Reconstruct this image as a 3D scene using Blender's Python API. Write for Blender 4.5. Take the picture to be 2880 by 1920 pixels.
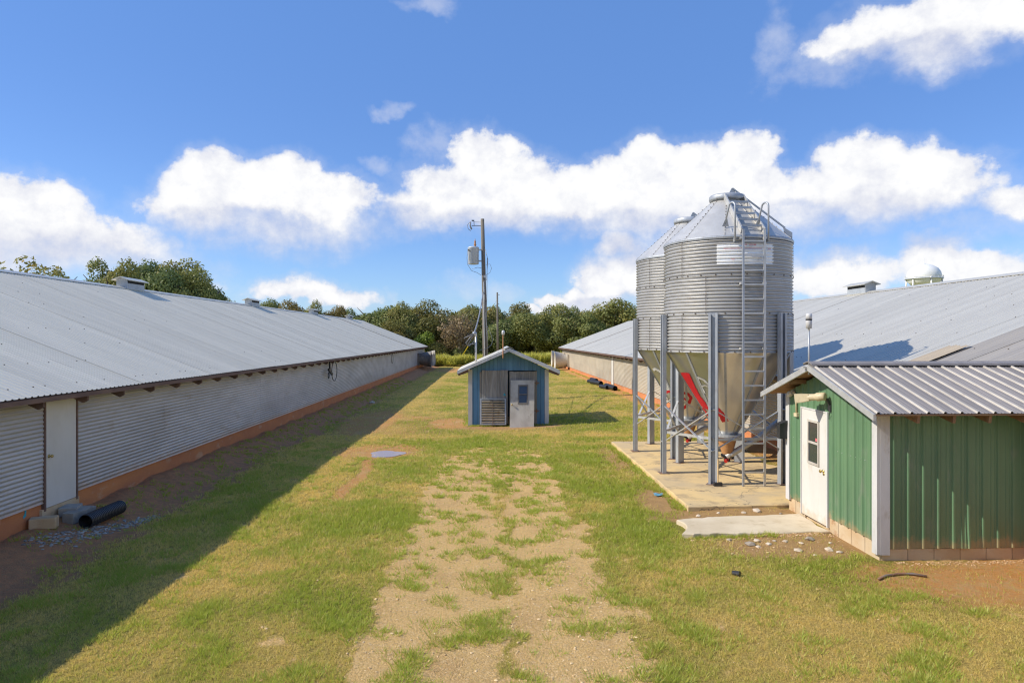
import bpy, math, random
import numpy as np
from mathutils import Vector, Matrix

random.seed(7)
rng = np.random.default_rng(11)
SC = bpy.context.scene
COL = SC.collection
for o in list(bpy.data.objects):
    bpy.data.objects.remove(o)
R = math.radians

# ------------------------------------------------------------------ camera
YAW = math.atan(63 / 1920)
CAM_H = 3.6
cam_data = bpy.data.cameras.new('camera')
cam = bpy.data.objects.new('camera', cam_data)
COL.objects.link(cam)
cam.location = (0, 0, CAM_H)
cam.rotation_euler = (math.pi / 2, 0, -YAW)
cam_data.sensor_width = 36
cam_data.lens = 24
cam_data.shift_y = -8 / 2880
cam_data.clip_start = 0.1
cam_data.clip_end = 4000
SC.camera = cam

# ------------------------------------------------------------------ light
SUN_TAN = 0.83
SUN_DY = 0.085
to_sun = Vector((-1, -SUN_DY, SUN_TAN)).normalized()
sun_data = bpy.data.lights.new('sun', 'SUN')
sun_data.energy = 5.0
sun_data.angle = R(0.53)
sun_data.color = (1.0, 0.93, 0.82)
sun = bpy.data.objects.new('sun', sun_data)
COL.objects.link(sun)
sun.rotation_euler = to_sun.to_track_quat('Z', 'Y').to_euler()

SC.view_settings.view_transform = 'Standard'
SC.view_settings.look = 'None'
SC.view_settings.exposure = 0.0
SC.view_settings.gamma = 1.0
SC.view_settings.use_curve_mapping = False
SC.cycles.use_denoising = True
SC.cycles.denoising_prefilter = 'ACCURATE'
SC.cycles.filter_width = 1.2
SC.cycles.max_bounces = 6
SC.cycles.diffuse_bounces = 3
SC.cycles.glossy_bounces = 2
SC.cycles.transmission_bounces = 3
SC.cycles.transparent_max_bounces = 4
SC.cycles.sample_clamp_indirect = 4

# ------------------------------------------------------------------ world: blue sky with cumulus
world = bpy.data.worlds.new('World')
SC.world = world
world.use_nodes = True
WT = world.node_tree
WT.nodes.clear()


class NT:
    """small helper for writing node trees"""
    def __init__(self, tree):
        self.t = tree

    def n(self, typ, **kw):
        nd = self.t.nodes.new(typ)
        for k, v in kw.items():
            setattr(nd, k, v)
        return nd

    def put(self, nd, i, v):
        s = nd.inputs[i]
        if isinstance(v, bpy.types.NodeSocket):
            self.t.links.new(v, s)
        elif v is not None:
            s.default_value = v

    def math(self, op, a, b=None, c=None, clamp=False):
        nd = self.n('ShaderNodeMath', operation=op)
        nd.use_clamp = clamp
        self.put(nd, 0, a)
        if b is not None:
            self.put(nd, 1, b)
        if c is not None:
            self.put(nd, 2, c)
        return nd.outputs[0]

    def vec(self, op, a, b=None, c=None, out=0):
        nd = self.n('ShaderNodeVectorMath', operation=op)
        self.put(nd, 0, a)
        if b is not None:
            self.put(nd, 1, b)
        if c is not None:
            self.put(nd, 2, c)
        return nd.outputs[out]

    def noise(self, vec, scale, detail=4, rough=0.55, dist=0.0, out=0):
        nd = self.n('ShaderNodeTexNoise')
        if vec is not None:
            self.put(nd, 'Vector', vec)
        self.put(nd, 'Scale', scale)
        self.put(nd, 'Detail', detail)
        self.put(nd, 'Roughness', rough)
        self.put(nd, 'Distortion', dist)
        return nd.outputs[out]

    def ss(self, x, a, b):
        nd = self.n('ShaderNodeMapRange')
        nd.interpolation_type = 'SMOOTHSTEP'
        self.put(nd, 0, x)
        self.put(nd, 1, a)
        self.put(nd, 2, b)
        return nd.outputs[0]

    def mix(self, f, a, b):
        nd = self.n('ShaderNodeMix', data_type='RGBA')
        self.put(nd, 0, f)
        self.put(nd, 6, a)
        self.put(nd, 7, b)
        return nd.outputs[2]

    def mult(self, f, a, b):
        nd = self.n('ShaderNodeMix', data_type='RGBA', blend_type='MULTIPLY')
        self.put(nd, 0, f)
        self.put(nd, 6, a)
        self.put(nd, 7, b)
        return nd.outputs[2]


W = NT(WT)
sky = W.n('ShaderNodeTexSky', sky_type='NISHITA')
sky.sun_disc = False
sky.sun_elevation = math.asin(to_sun.z)
sky.sun_rotation = math.atan2(to_sun.x, to_sun.y)
sky.altitude = 200
sky.air_density = 1.0
sky.dust_density = 0.3
sky.ozone_density = 2.5
_tc = W.n('ShaderNodeTexCoord')
_sp = W.n('ShaderNodeSeparateXYZ')
W.put(_sp, 0, _tc.outputs['Generated'])
SKYMIX = W.math('MULTIPLY_ADD', W.ss(_sp.outputs[2], 0.05, 0.42), 0.42, 0.15)
hsv = W.n('ShaderNodeHueSaturation')
W.put(hsv, 'Saturation', 1.0)
W.put(hsv, 'Value', 1.0)
W.put(hsv, 'Color', W.mix(SKYMIX, W.mult(1.0, sky.outputs[0], (0.88, 1.08, 1.46, 1)), (1.30, 2.95, 6.95, 1)))

tc = W.n('ShaderNodeTexCoord')
sep = W.n('ShaderNodeSeparateXYZ')
W.put(sep, 0, tc.outputs['Generated'])
az = W.math('ARCTAN2', sep.outputs[0], sep.outputs[1])
hyp = W.math('SQRT', W.math('ADD', W.math('MULTIPLY', sep.outputs[0], sep.outputs[0]),
                            W.math('MULTIPLY', sep.outputs[1], sep.outputs[1])))
el = W.math('DIVIDE', sep.outputs[2], W.math('MAXIMUM', hyp, 0.001))
comb = W.n('ShaderNodeCombineXYZ')
W.put(comb, 0, az)
W.put(comb, 1, el)
P0 = comb.outputs[0]
# billowing edges: the lookup position is displaced by two octaves of noise
wn = W.noise(P0, 7.0, 4, 0.6, out=1)
warp = W.vec('MULTIPLY', W.vec('SUBTRACT', wn, (0.5, 0.5, 0.5)), (0.10, 0.075, 0.0))
wn2 = W.noise(P0, 26.0, 5, 0.62, out=1)
warp2 = W.vec('MULTIPLY', W.vec('SUBTRACT', wn2, (0.5, 0.5, 0.5)), (0.040, 0.036, 0.0))
P = W.vec('ADD', W.vec('ADD', P0, warp), warp2)

# cumulus heaps of this sky: azimuth and elevation (given in picture units), size and body
PUFFS = [
    (50, 515, 120, 85, 1.0), (150, 560, 140, 70, 1.0), (270, 555, 110, 50, .9), (40, 445, 60, 40, .7), (110, 460, 45, 45, .7), (-60, 560, 120, 90, 1.0),
    (520, 430, 95, 75, 1.0), (600, 450, 120, 75, 1.0), (680, 425, 75, 65, 1.0), (740, 460, 105, 60, 1.0), (470, 480, 110, 65, .95), (640, 520, 230, 55, .75),
    (1110, 365, 85, 60, 1.0), (1030, 430, 120, 55, .8), (1190, 430, 130, 75, 1.0), (1110, 480, 250, 60, 1.0), (940, 490, 90, 45, .8), (1300, 455, 120, 70, 1.0),
    (1490, 375, 85, 65, 1.0), (1410, 415, 95, 60, 1.0), (1600, 375, 75, 60, 1.0), (1705, 365, 60, 58, 1.0), (1560, 450, 230, 75, 1.0), (1690, 470, 130, 90, 1.0), (1470, 505, 200, 55, .9), (1640, 540, 130, 50, .75),
    (1985, 385, 95, 60, 1.0), (2120, 390, 95, 58, 1.0), (1890, 440, 100, 60, 1.0), (2030, 450, 180, 65, 1.0), (1840, 495, 120, 45, .7), (2200, 380, 45, 40, .6), (1900, 535, 120, 28, .4),
    (2000, 85, 120, 65, .8), (2130, 70, 130, 75, 1.0), (2260, 20, 150, 75, 1.0), (2400, 0, 110, 70, .9),
    (2300, 470, 70, 40, .65), (2150, 590, 70, 45, .8), (2220, 625, 120, 36, .6), (1920, 620, 140, 45, .62), (2340, 600, 50, 26, .35),
    (1412, 572, 40, 34, 1.0), (1395, 645, 75, 60, 1.0), (1330, 690, 90, 32, 1.0), (1262, 690, 40, 22, .8), (1450, 620, 60, 70, 1.0), (1230, 710, 40, 16, .7),
    (700, 668, 105, 30, .75), (790, 680, 85, 24, .65), (470, 655, 40, 26, .5),
]
# grey undersides: where the heaps are thick and seen from below
UNDER = [(120, 610, 240, 60), (640, 575, 230, 60), (560, 530, 150, 40), (1080, 530, 260, 45), (1500, 555, 260, 60), (1690, 560, 130, 60), (1960, 520, 200, 50),
         (1880, 560, 150, 40), (2080, 140, 160, 40), (2240, 545, 120, 30), (1400, 700, 120, 25)]


def heap(px, py, rx, ry, w, P, k=1.12):
    X, Y = px * 1.2245 - 1440, 952 - py * 1.2245
    a = math.atan2(X, 1920)
    cu, cv = a + YAW, Y / 1920 * math.cos(a)
    sx, sy = 1 / (rx * 1.2245 / 1920 * k), 1 / (ry * 1.2245 / 1920 * k)
    p = W.vec('MULTIPLY_ADD', P, (sx, sy, 0), (-cu * sx, -cv * sy, 0))
    q = W.vec('DOT_PRODUCT', p, p, out=1)
    return W.math('MULTIPLY_ADD', q, -w, w)


WISPS = [(865, 385, 35, 26), (985, 335, 55, 45), (1870, 160, 110, 50), (1780, 110, 40, 100), (915, 675, 20, 20), (1150, 668, 60, 24), (905, 245, 40, 16), (985, 5, 60, 18),
         (1058, 655, 50, 34), (2240, 525, 130, 40), (700, 575, 90, 35), (940, 535, 70, 32), (2280, 640, 120, 40), (330, 600, 150, 60), (1700, 620, 160, 60)]
dens = None
for (px, py, rx, ry, w) in PUFFS:
    d = heap(px, py, rx, ry, w, P)
    dens = d if dens is None else W.math('SMOOTH_MAX', dens, d, 0.2)
under = None
for (px, py, rx, ry) in UNDER:
    d = heap(px, py, rx, ry, 1.0, P, 1.25)
    under = d if under is None else W.math('MAXIMUM', under, d)
# the rest of the sky round the horizon carries the same kind of cumulus
ring = W.noise(W.vec('MULTIPLY', P, (2.2, 5.0, 1)), 1.6, 3, 0.55)
outside = W.ss(W.math('ABSOLUTE', W.math('SUBTRACT', az, YAW)), 0.75, 1.0)
band = W.math('MULTIPLY', W.ss(el, 0.0, 0.12), W.math('SUBTRACT', 1.0, W.ss(el, 0.30, 0.62)))
ringd = W.math('ADD', W.math('MULTIPLY', W.math('MULTIPLY_ADD', ring, 4.0, 1.25), W.math('MULTIPLY', outside, band)), -3.0)
dens = W.math('MAXIMUM', dens, ringd)
fine = W.noise(P0, 20.0, 9, 0.62)
dens = W.math('ADD', dens, W.math('MULTIPLY_ADD', fine, 1.3, -0.65))
shade = W.ss(under, -0.35, 0.70)
# crisp sunlit tops, frayed undersides
cover = W.ss(dens, W.math('MULTIPLY_ADD', shade, -0.30, -0.04), W.math('MULTIPLY_ADD', shade, 0.70, 0.46))
wisp = None
for (px, py, rx, ry) in WISPS:
    d = heap(px, py, rx, ry, 1.0, P, 1.3)
    wisp = d if wisp is None else W.math('MAXIMUM', wisp, d)
wisp = W.math('MULTIPLY', W.ss(W.math('ADD', wisp, W.math('MULTIPLY_ADD', fine, 2.6, -1.3)), -0.1, 1.7), 0.45)
veil = W.math('MAXIMUM', W.math('MULTIPLY', W.ss(dens, -0.65, 0.3), 0.17), wisp)
cover = W.math('MAXIMUM', cover, veil)
body = W.ss(dens, 0.0, 0.85)
lit = W.math('SUBTRACT', W.math('MULTIPLY_ADD', fine, 1.9, -0.02), W.math('MULTIPLY', shade, 0.62), clamp=True)
lit = W.math('MULTIPLY', lit, W.math('MULTIPLY_ADD', body, 0.5, 0.5))
ccol = W.mix(lit, (5.3, 5.6, 6.9, 1), (8.9, 8.9, 8.9, 1))
SKY_S = 0.115
full = W.mix(cover, hsv.outputs[0], ccol)
bg = W.n('ShaderNodeBackground')
W.put(bg, 0, full)
W.put(bg, 1, SKY_S)
wo = W.n('ShaderNodeOutputWorld')
WT.links.new(bg.outputs[0], wo.inputs[0])
world.cycles.sampling_method = 'NONE'


# ------------------------------------------------------------------ numpy noise
def vnoise(x, y, seed=0):
    """gradient noise, about 0..1"""
    xi = np.floor(x).astype(np.int64)
    yi = np.floor(y).astype(np.int64)
    xf, yf = x - xi, y - yi
    u = xf * xf * xf * (xf * (xf * 6 - 15) + 10)
    v = yf * yf * yf * (yf * (yf * 6 - 15) + 10)

    def g(a, b, dx, dy):
        n = (a * 374761393 + b * 668265263 + seed * 1442695041) & 0x7fffffff
        n = ((n ^ (n >> 13)) * 1274126177) & 0x7fffffff
        t = ((n ^ (n >> 16)) & 0xffff) * (2 * math.pi / 65536)
        return np.cos(t) * dx + np.sin(t) * dy
    n0 = g(xi, yi, xf, yf) * (1 - u) + g(xi + 1, yi, xf - 1, yf) * u
    n1 = g(xi, yi + 1, xf, yf - 1) * (1 - u) + g(xi + 1, yi + 1, xf - 1, yf - 1) * u
    return 0.5 + 0.72 * (n0 * (1 - v) + n1 * v)


def fbm(x, y, seed=0, octv=4):
    s, a, t = 0.0, 0.5, 0.0
    c_, s_ = math.cos(0.65), math.sin(0.65)
    for k in range(octv):
        x, y = x * c_ - y * s_ + 7.3, x * s_ + y * c_ + 2.9
        s = s + a * vnoise(x, y, seed + k)
        t += a
        x, y, a = x * 2.03, y * 2.03, a * 0.55
    return s / t


def sst(a, b, x):
    t = np.clip((np.asarray(x, float) - a) / (b - a), 0, 1)
    return t * t * (3 - 2 * t)


def gz(x, y):
    """height of the yard"""
    x = np.asarray(x, float)
    y = np.asarray(y, float)
    z = 0.028 * np.clip(x - 0.5, 0, 8.0)
    z = z - 0.06 * sst(20, 28, y) * (1 - sst(2.5, 6, x))
    z = z + (0.23 + 0.30 * (fbm(x * 1.1, y * .8, 15) - .5)) * sst(6.9, 8.1, -x) - 0.05 * np.exp(-((x + 6.8) / 0.45) ** 2)
    near = 1 - sst(60, 110, np.abs(y))
    z = z + near * (0.05 * (fbm(x * 0.35, y * 0.35, 5) - 0.5) + 0.035 * (fbm(x * 1.7, y * 1.7, 9) - 0.5))
    inside = ((x > 5.9) & (x < 9.2) & (y > 9.9) & (y < 14))
    return np.where(inside, np.minimum(z, 0.12), z)


def gz1(x, y):
    return float(gz(np.array([x]), np.array([y]))[0])


def ell(x, y, cx, cy, rx, ry, soft=0.5):
    q = np.sqrt(((x - cx) / rx) ** 2 + ((y - cy) / ry) ** 2)
    return 1 - sst(1 - soft, 1 + soft, q)


def masks(x, y):
    """bare track, red clay, dry grass (also browned as shade tone by the left house): where each kind of ground lies"""
    n1 = fbm(x * 1.1, y * 0.8, 21)
    n2 = fbm(x * 3.3, y * 2.4, 33)
    n3 = fbm(x * 0.33, y * 0.3, 41, 3)
    n4 = fbm(x * 9, y * 9, 55, 3)
    wob = (n3 - 0.5) * 1.2
    lane = np.exp(-((x + 0.70 + wob * .5) / 0.72) ** 4) + 0.95 * np.exp(-((x - 1.08 + wob * .5) / 0.52) ** 4) \
        + 0.55 * np.exp(-((x - 0.2) / 1.9) ** 4)
    fade = 1 - sst(12.0, 31, y + 7 * (n1 - 0.5))
    track = np.clip(lane, 0, 1) * fade
    bare = sst(0.25, 0.80, track * 1.06 + (n1 - 0.5) * 1.3 + (n2 - 0.5) * 1.3 + (n4 - .5) * .9)
    bare = np.maximum(bare, 0.8 * sst(0.5, 0.7, track * 0.5 + (n2 - 0.5) * 1.3 + 0.1) * (track > 0.05))
    scat = sst(0.57, 0.70, n1 * 0.45 + n2 * 0.55) * 0.75
    bare = np.maximum(bare, scat * (1 - sst(18, 30, y)))
    # worn earth round the small shed, right in front of the green shed and by the pad
    earth = np.maximum.reduce([
        ell(x, y, 0.7, 28.2, 2.6, 0.9), ell(x, y, 5.0, 13.35, 1.9, 0.55), ell(x, y, 5.2, 11.4, 1.6, 0.9) * 0.9,
        ell(x, y, 3.7, 14.6, 0.55, 1.2), ell(x, y, 3.75, 20, 0.5, 2.5) * 0.8, ell(x, y, 4.2, 17.0, .5, 6) * .5])
    clay = np.maximum.reduce([
        ell(x, y, -3.6, 22.1, 1.7, 1.7) * .95, ell(x, y, -3.3, 27, 1.2, 4) * .6, ell(x, y, -5.2, 30.5, 1.3, 6) * 0.9, ell(x, y, -3.4, 31.5, 1.4, 1.2) * 0.7,
        ell(x, y, -1.75, 29.6, 1.0, 2.2), ell(x, y, 8.6, 9.45, 3.6, 1.3), ell(x, y, 6.2, 9.9, 1.0, 0.6) * 0.8,
        ell(x, y, -4.2, 79, 2.2, 5.5), ell(x, y, -2.6, 76, 1.4, 1.4), ell(x, y, -2.4, 25, .8, 3) * .55,
        np.exp(-((x + 3.45 + 0.05 * (y - 18) - 0.12 * np.sin(y * 1.1)) / 0.26) ** 2) * sst(14.5, 16.0, y) * (1 - sst(20, 21, y)) * 1.05])
    clay = np.maximum(clay, sst(7.3, 8.0, x + 0.5 * (n1 - 0.5)) * sst(16, 20, y) * (1 - sst(9.5, 12, x)) * (1 - sst(84, 90, y)) * 0.95)
    soil = sst(6.0, 7.1, -x + 1.6 * (n1 - 0.5) + .9 * (n2 - .5)) * (1 - sst(9.5, 12, -x))
    clay = np.clip(clay * 1.2 - 0.9 * (n2 - 0.32) - .5 * (n1 - .45), 0, 1) * np.clip(clay * 3, 0, 1)
    earth = np.clip(earth * 1.2 - 0.8 * (n2 - 0.3), 0, 1) * np.clip(earth * 3, 0, 1)
    dry = np.clip(0.40 + (n3 - 0.5) * 2.0 + (n1 - 0.5) * 1.5 + (n2 - .5) * .6 + (n4 - .5) * .5 + 0.25 * np.exp(-((x - 1) / 3.5) ** 2) * (1 - sst(14, 20, y)) - 0.25 * ell(x, y, 2.3, 17, 2.0, 6)
                  + 0.38 * np.exp(-((x + 4.5 + wob * .3) / .75) ** 2) + 0.22 * (1 - sst(8.0, 9.6, y)) * sst(1.0, 3.0, x) - 0.14 * np.exp(-((x + 2.4) / .8) ** 2) + 0.34 * sst(4.9, 5.9, -x)  # last term browns the grass inside the house's shadow: shade tone in the colour
                  + 0.12 * sst(24, 45, y) - .5 * sst(98, 140, np.abs(y) + np.abs(x) * .8), 0, 1)
    return bare, clay, earth, soil, dry


# ------------------------------------------------------------------ materials
MATS = {}


def base_mat(name):
    m = bpy.data.materials.new(name)
    m.use_nodes = True
    t = NT(m.node_tree)
    bs = m.node_tree.nodes['Principled BSDF']
    MATS[name] = m
    return m, t, bs


def surf(name, c1, c2=None, scale=3.0, rough=0.7, metal=0.0, bump=0.0, bscale=None, stretch=(1, 1, 1), obj_var=0.0,
         spots=None, spot_scale=14.0, spot_amt=0.5, detail=5, rvar=0.0, spec=0.5, splash=None):
    """weathered surface: two tones mixed by noise at world position, optional stains and per-piece variation"""
    m, t, bs = base_mat(name)
    if c2 is None:
        c2 = tuple(v * 0.75 for v in c1)
    geo = t.n('ShaderNodeNewGeometry')
    pos = t.vec('MULTIPLY', geo.outputs['Position'], stretch)
    nz = t.noise(pos, scale, detail, 0.6)
    f = t.ss(nz, 0.32, 0.68)
    col = t.mix(f, (*c1, 1), (*c2, 1))
    if spots:
        s = t.noise(pos, spot_scale, 5, 0.65)
        sf = t.math('MULTIPLY', t.ss(s, 0.56, 0.70), spot_amt)
        col = t.mix(sf, col, (*spots, 1))
    if splash:
        # rain-splashed clay: ragged blotches that reach a hand or two up from the soil
        zc, hi, sc = splash
        sp_ = t.n('ShaderNodeSeparateXYZ')
        t.put(sp_, 0, geo.outputs['Position'])
        reach = t.math('DIVIDE', t.math('SUBTRACT', sp_.outputs[2], zc), hi)
        f2 = t.ss(t.math('SUBTRACT', t.math('MULTIPLY', t.noise(geo.outputs['Position'], 5.0, 6, 0.7), 1.6), reach), 0.25, 0.75)
        col = t.mix(t.math('MULTIPLY', f2, 0.55), col, (*sc, 1))
    if obj_var:
        oi = t.n('ShaderNodeObjectInfo')
        v = t.math('MULTIPLY_ADD', oi.outputs['Random'], obj_var * 2, 1 - obj_var)
        h = t.n('ShaderNodeHueSaturation')
        t.put(h, 'Value', v)
        t.put(h, 'Color', col)
        col = h.outputs[0]
    t.put(bs, 'Base Color', col)
    if rvar:
        t.put(bs, 'Roughness', t.math('MULTIPLY_ADD', nz, rvar, rough - rvar / 2))
    else:
        t.put(bs, 'Roughness', rough)
    t.put(bs, 'Metallic', metal)
    t.put(bs, 'Specular IOR Level', spec)
    if bump:
        b = t.n('ShaderNodeBump')
        t.put(b, 'Strength', bump)
        t.put(b, 'Distance', 0.02)
        t.put(b, 'Height', t.noise(pos, bscale or scale * 6, 6, 0.65))
        t.put(bs, 'Normal', b.outputs[0])
    return m


surf('roof_tin', (.67, .635, .54), (.60, .565, .48), 0.8, 0.42, 0.40, 0.10, 30, (0.35, 2.5, 0.35), 0.035, (.40, .37, .34), 5.0, 0.10)
surf('roof_tin_shade', (.73, .67, .53), (.65, .60, .475), 0.7, 0.45, 0.2, 0.10, 30, (0.35, 2.5, 0.35), 0.04, (.40, .38, .36), 5.0, 0.10)
surf('roof_tin_old', (.44, .40, .34), (.36, .33, .29), 1.1, 0.55, 0.25, 0.15, 30, (0.35, 3.0, 0.35), 0.06, (.30, .22, .15), 6.0, 0.3)
surf('roof_tin_tan', (.52, .43, .30), (.44, .36, .26), 1.5, 0.55, 0.2, 0.15, 30, (0.35, 3.0, 0.35), 0.05)
surf('roof_tin_dark', (.32, .285, .255), (.245, .22, .20), 1.6, 0.55, 0.15, 0.12, 40, (2.5, 0.4, 0.4), 0.06, (.30, .27, .23), 9.0, 0.5)
surf('rib_bright', (.54, .49, .41), (.42, .38, .32), 3, 0.5, 0.1, 0.05, 40, (3, .5, .5), 0.05, (.30, .24, .18), 10, .4)
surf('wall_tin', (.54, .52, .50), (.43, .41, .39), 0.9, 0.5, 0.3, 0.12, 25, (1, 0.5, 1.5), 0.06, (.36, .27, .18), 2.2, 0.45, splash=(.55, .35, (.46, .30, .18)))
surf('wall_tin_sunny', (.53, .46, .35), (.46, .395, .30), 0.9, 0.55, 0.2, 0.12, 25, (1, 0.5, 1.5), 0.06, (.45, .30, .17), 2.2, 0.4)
surf('clay_foundation', (.62, .245, .085), (.52, .195, .080), 0.9, 0.9, 0, 0.3, 30, (1, 1, 2.2), 0, (.60, .42, .26), 1.6, 0.55)
surf('foundation_block', (.60, .48, .31), (.54, .38, .21), 1.6, 0.9, 0, 0.35, 35, (1, 1, 1.5), 0.08, (.42, .23, .11), 2.2, 0.85)
m, t, bs = base_mat('concrete')
geo = t.n('ShaderNodeNewGeometry')
pos = geo.outputs['Position']
n_a, n_b, n_c = t.noise(pos, 0.8, 5, 0.6), t.noise(pos, 1.9, 6, 0.68), t.noise(pos, 26, 4, 0.7)
col = t.mix(t.ss(n_a, 0.35, 0.65), (.72, .51, .225, 1), (.58, .43, .225, 1))
col = t.mix(t.math('MULTIPLY', t.ss(n_b, 0.50, 0.68), 0.65), col, (.30, .215, .13, 1))
col = t.mix(t.math('MULTIPLY', t.ss(t.noise(pos, 0.5, 4, 0.6), 0.52, 0.66), 0.45), col, (.40, .33, .24, 1))
col = t.mix(t.math('MULTIPLY', t.ss(n_c, 0.55, 0.75), 0.25), col, (.34, .26, .16, 1))
vc = t.n('ShaderNodeTexVoronoi', feature='DISTANCE_TO_EDGE')
t.put(vc, 'Vector', t.vec('ADD', pos, t.vec('MULTIPLY', t.noise(pos, 3.0, 4, 0.6, out=1), (0.5, 0.5, 0.5))))
t.put(vc, 'Scale', 0.33)
col = t.mix(t.math('MULTIPLY', t.math('SUBTRACT', 1.0, t.ss(vc.outputs[0], 0.0, 0.006)), 0.75), col, (.16, .12, .08, 1))
t.put(bs, 'Base Color', col)
t.put(bs, 'Roughness', 0.9)
b = t.n('ShaderNodeBump')
t.put(b, 'Strength', 0.4)
t.put(b, 'Distance', 0.02)
t.put(b, 'Height', n_c)
t.put(bs, 'Normal', b.outputs[0])
surf('concrete_pale', (.68, .57, .40), (.58, .47, .31), 1.5, 0.9, 0, 0.3, 40, (1, 1, 1), 0, (.45, .34, .20), 3.0, 0.5)
surf('block_grey', (.40, .37, .31), (.30, .28, .24), 6, 0.95, 0, 0.5, 60, (1, 1, 1), 0.12)
surf('white_door', (.70, .675, .62), (.64, .615, .56), 2, 0.45, 0, 0.04, 20, (1, 1, 0.4), 0, (.52, .45, .33), 2.6, 0.35, splash=(.20, .35, (.55, .40, .24)))
surf('white_paint', (.62, .61, .59), (.54, .53, .51), 3, 0.55, 0, 0.08, 30, (1, 1, 0.4), 0.05, (.42, .37, .29), 5, 0.5)
surf('dirty_white', (.56, .52, .45), (.42, .38, .32), 2.2, 0.6, 0, 0.1, 30, (1, 1, 0.6), 0, (.30, .22, .14), 3.5, 0.7)
surf('blue_paint', (.125, .275, .43), (.095, .225, .36), 2.5, 0.7, 0, 0.12, 30, (2, 2, 0.3), 0.10, (.24, .32, .36), 7, 0.35)
surf('barn_wood', (.35, .335, .31), (.24, .225, .205), 5, 0.9, 0, 0.35, 40, (3, 3, 0.25), 0.16, (.30, .29, .27), 6, 0.5)
surf('raw_wood', (.33, .20, .10), (.24, .13, .065), 4, 0.85, 0, 0.3, 30, (0.5, 2, 2), 0.12)
surf('eave_wood', (.20, .125, .09), (.14, .085, .065), 3, 0.9, 0, 0.3, 30, (2, .5, 2), 0.15)
surf('pole_wood', (.23, .20, .155), (.15, .13, .105), 6, 0.9, 0, 0.4, 40, (4, 4, 0.2), 0, (.10, .085, .07), 3, 0.5)
surf('green_tin', (.135, .245, .128), (.11, .205, .112), 1.2, 0.34, 0.0, 0.06, 25, (1, 1, 0.4), 0.04, (.22, .25, .19), 3.0, 0.45, splash=(.30, .40, (.46, .29, .15)))
surf('silo_tin', (.52, .51, .485), (.45, .44, .42), 1.4, 0.45, 0.40, 0.06, 60, (1, 1, 1.6), 0.03, (.42, .35, .27), 3.0, 0.25)
surf('silo_cone', (.64, .62, .57), (.55, .53, .49), 2.4, 0.44, 0.45, 0.06, 60, (1, 1, 1), 0.02, (.38, .33, .26), 4.0, 0.3)
surf('hopper_tin', (.64, .635, .61), (.56, .555, .535), 1.8, 0.32, 0.85, 0.04, 50, (1, 1, .35), 0, (.46, .42, .36), 2.6, 0.3)
surf('galvanised', (.46, .48, .50), (.37, .39, .41), 5, 0.45, 0.3, 0.05, 60, (1, 1, .4), 0.06, (.24, .17, .11), 9, 0.3)
surf('galv_pale', (.62, .61, .58), (.52, .51, .48), 5, 0.45, 0.4, 0.05, 60, (1, 1, 1), 0.04, (.36, .25, .16), 9, 0.3)
surf('frame_brown', (.20, .175, .15), (.15, .13, .11), 5, .6)
surf('rusty_steel', (.23, .19, .16), (.28, .14, .07), 6, 0.7, 0.3, 0.2, 50)
surf('bolt', (.16, .12, .09), (.10, .08, .07), 20, 0.6, 0.5)
surf('black_plastic', (.018, .018, .02), (.03, .03, .032), 6, 0.38, 0, 0.1, 40)
surf('dark_gap', (.012, .011, .010), (.02, .018, .016), 3, 0.9)
surf('dark_metal', (.05, .05, .052), (.035, .035, .037), 5, 0.5, 0.3)
surf('brass', (.62, .45, .16), (.50, .36, .12), 9, 0.28, 0.9)
surf('horn_beige', (.66, .56, .36), (.55, .46, .29), 4, 0.5, 0, 0.06, 30, (1, 1, 1), 0, (.40, .26, .12), 8, 0.4)
surf('wire_dark', (.035, .034, .033), (.05, .048, .045), 9, 0.6)
surf('wire_grey', (.34, .34, .34), (.22, .22, .22), 9, 0.5, 0.3)
surf('transformer_grey', (.50, .54, .58), (.44, .48, .52), 3, 0.45, 0.1, 0.04, 30, (1, 1, .4), 0, (.33, .28, .22), 6, 0.3)
surf('porcelain', (.50, .24, .10), (.42, .2, .09), 5, 0.3)
surf('yellow_plastic', (.75, .55, .02), (.65, .47, .03), 5, 0.5)
surf('red_spray', (.66, .010, .022), (.52, .012, .02), 3, 0.6, 0, 0, None, (1, 1, .5), 0, (.50, .22, .17), 3.0, 0.35)
surf('white_spray', (.74, .74, .72), (.55, .54, .50), 8, 0.6, 0, 0, None, (1, 1, 1), 0, (.45, .43, .37), 5, 0.8)
surf('boot_orange', (.52, .27, .11), (.40, .20, .09), 4, 0.4, 0, 0.1, 20, (1, 1, 1), 0, (.30, .12, .05), 5, .5)
surf('red_plastic', (.60, .03, .02), (.5, .02, .02), 5, 0.4)
surf('tower_white', (.84, .83, .79), (.78, .77, .73), 0.15, 0.45, 0, 0, None, (1, 1, .5), 0, (.62, .57, .48), 0.4, 0.35)
surf('teal_spray', (.02, .42, .52), (.02, .36, .46), 4, 0.6)
surf('vent_tin', (.44, .47, .50), (.36, .385, .41), 3, 0.5, 0.2, 0.05, 40, (1, 1, 1), 0.05, (.30, .26, .22), 5, .3)
surf('fan_dark', (.20, .18, .16), (.12, .11, .10), 2.5, 0.6, 0, 0.1, 30, (1, 1, 1), 0, (.34, .28, .20), 3, .6)
surf('fan_pale', (.60, .55, .46), (.50, .45, .37), 2.5, 0.6, 0, 0.1, 30, (1, 1, 1), 0, (.36, .26, .16), 3, .6)
surf('stone', (.50, .42, .32), (.36, .29, .21), 9, 0.95, 0, 0.4, 40, (1, 1, 1), 0.25)
surf('stone_grey', (.42, .40, .37), (.26, .25, .24), 9, 0.95, 0, 0.4, 40, (1, 1, 1), 0.3)
surf('stone_white', (.66, .56, .42), (.54, .43, .30), 9, 0.9, 0, 0.4, 40, (1, 1, 1), 0.12)
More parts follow.
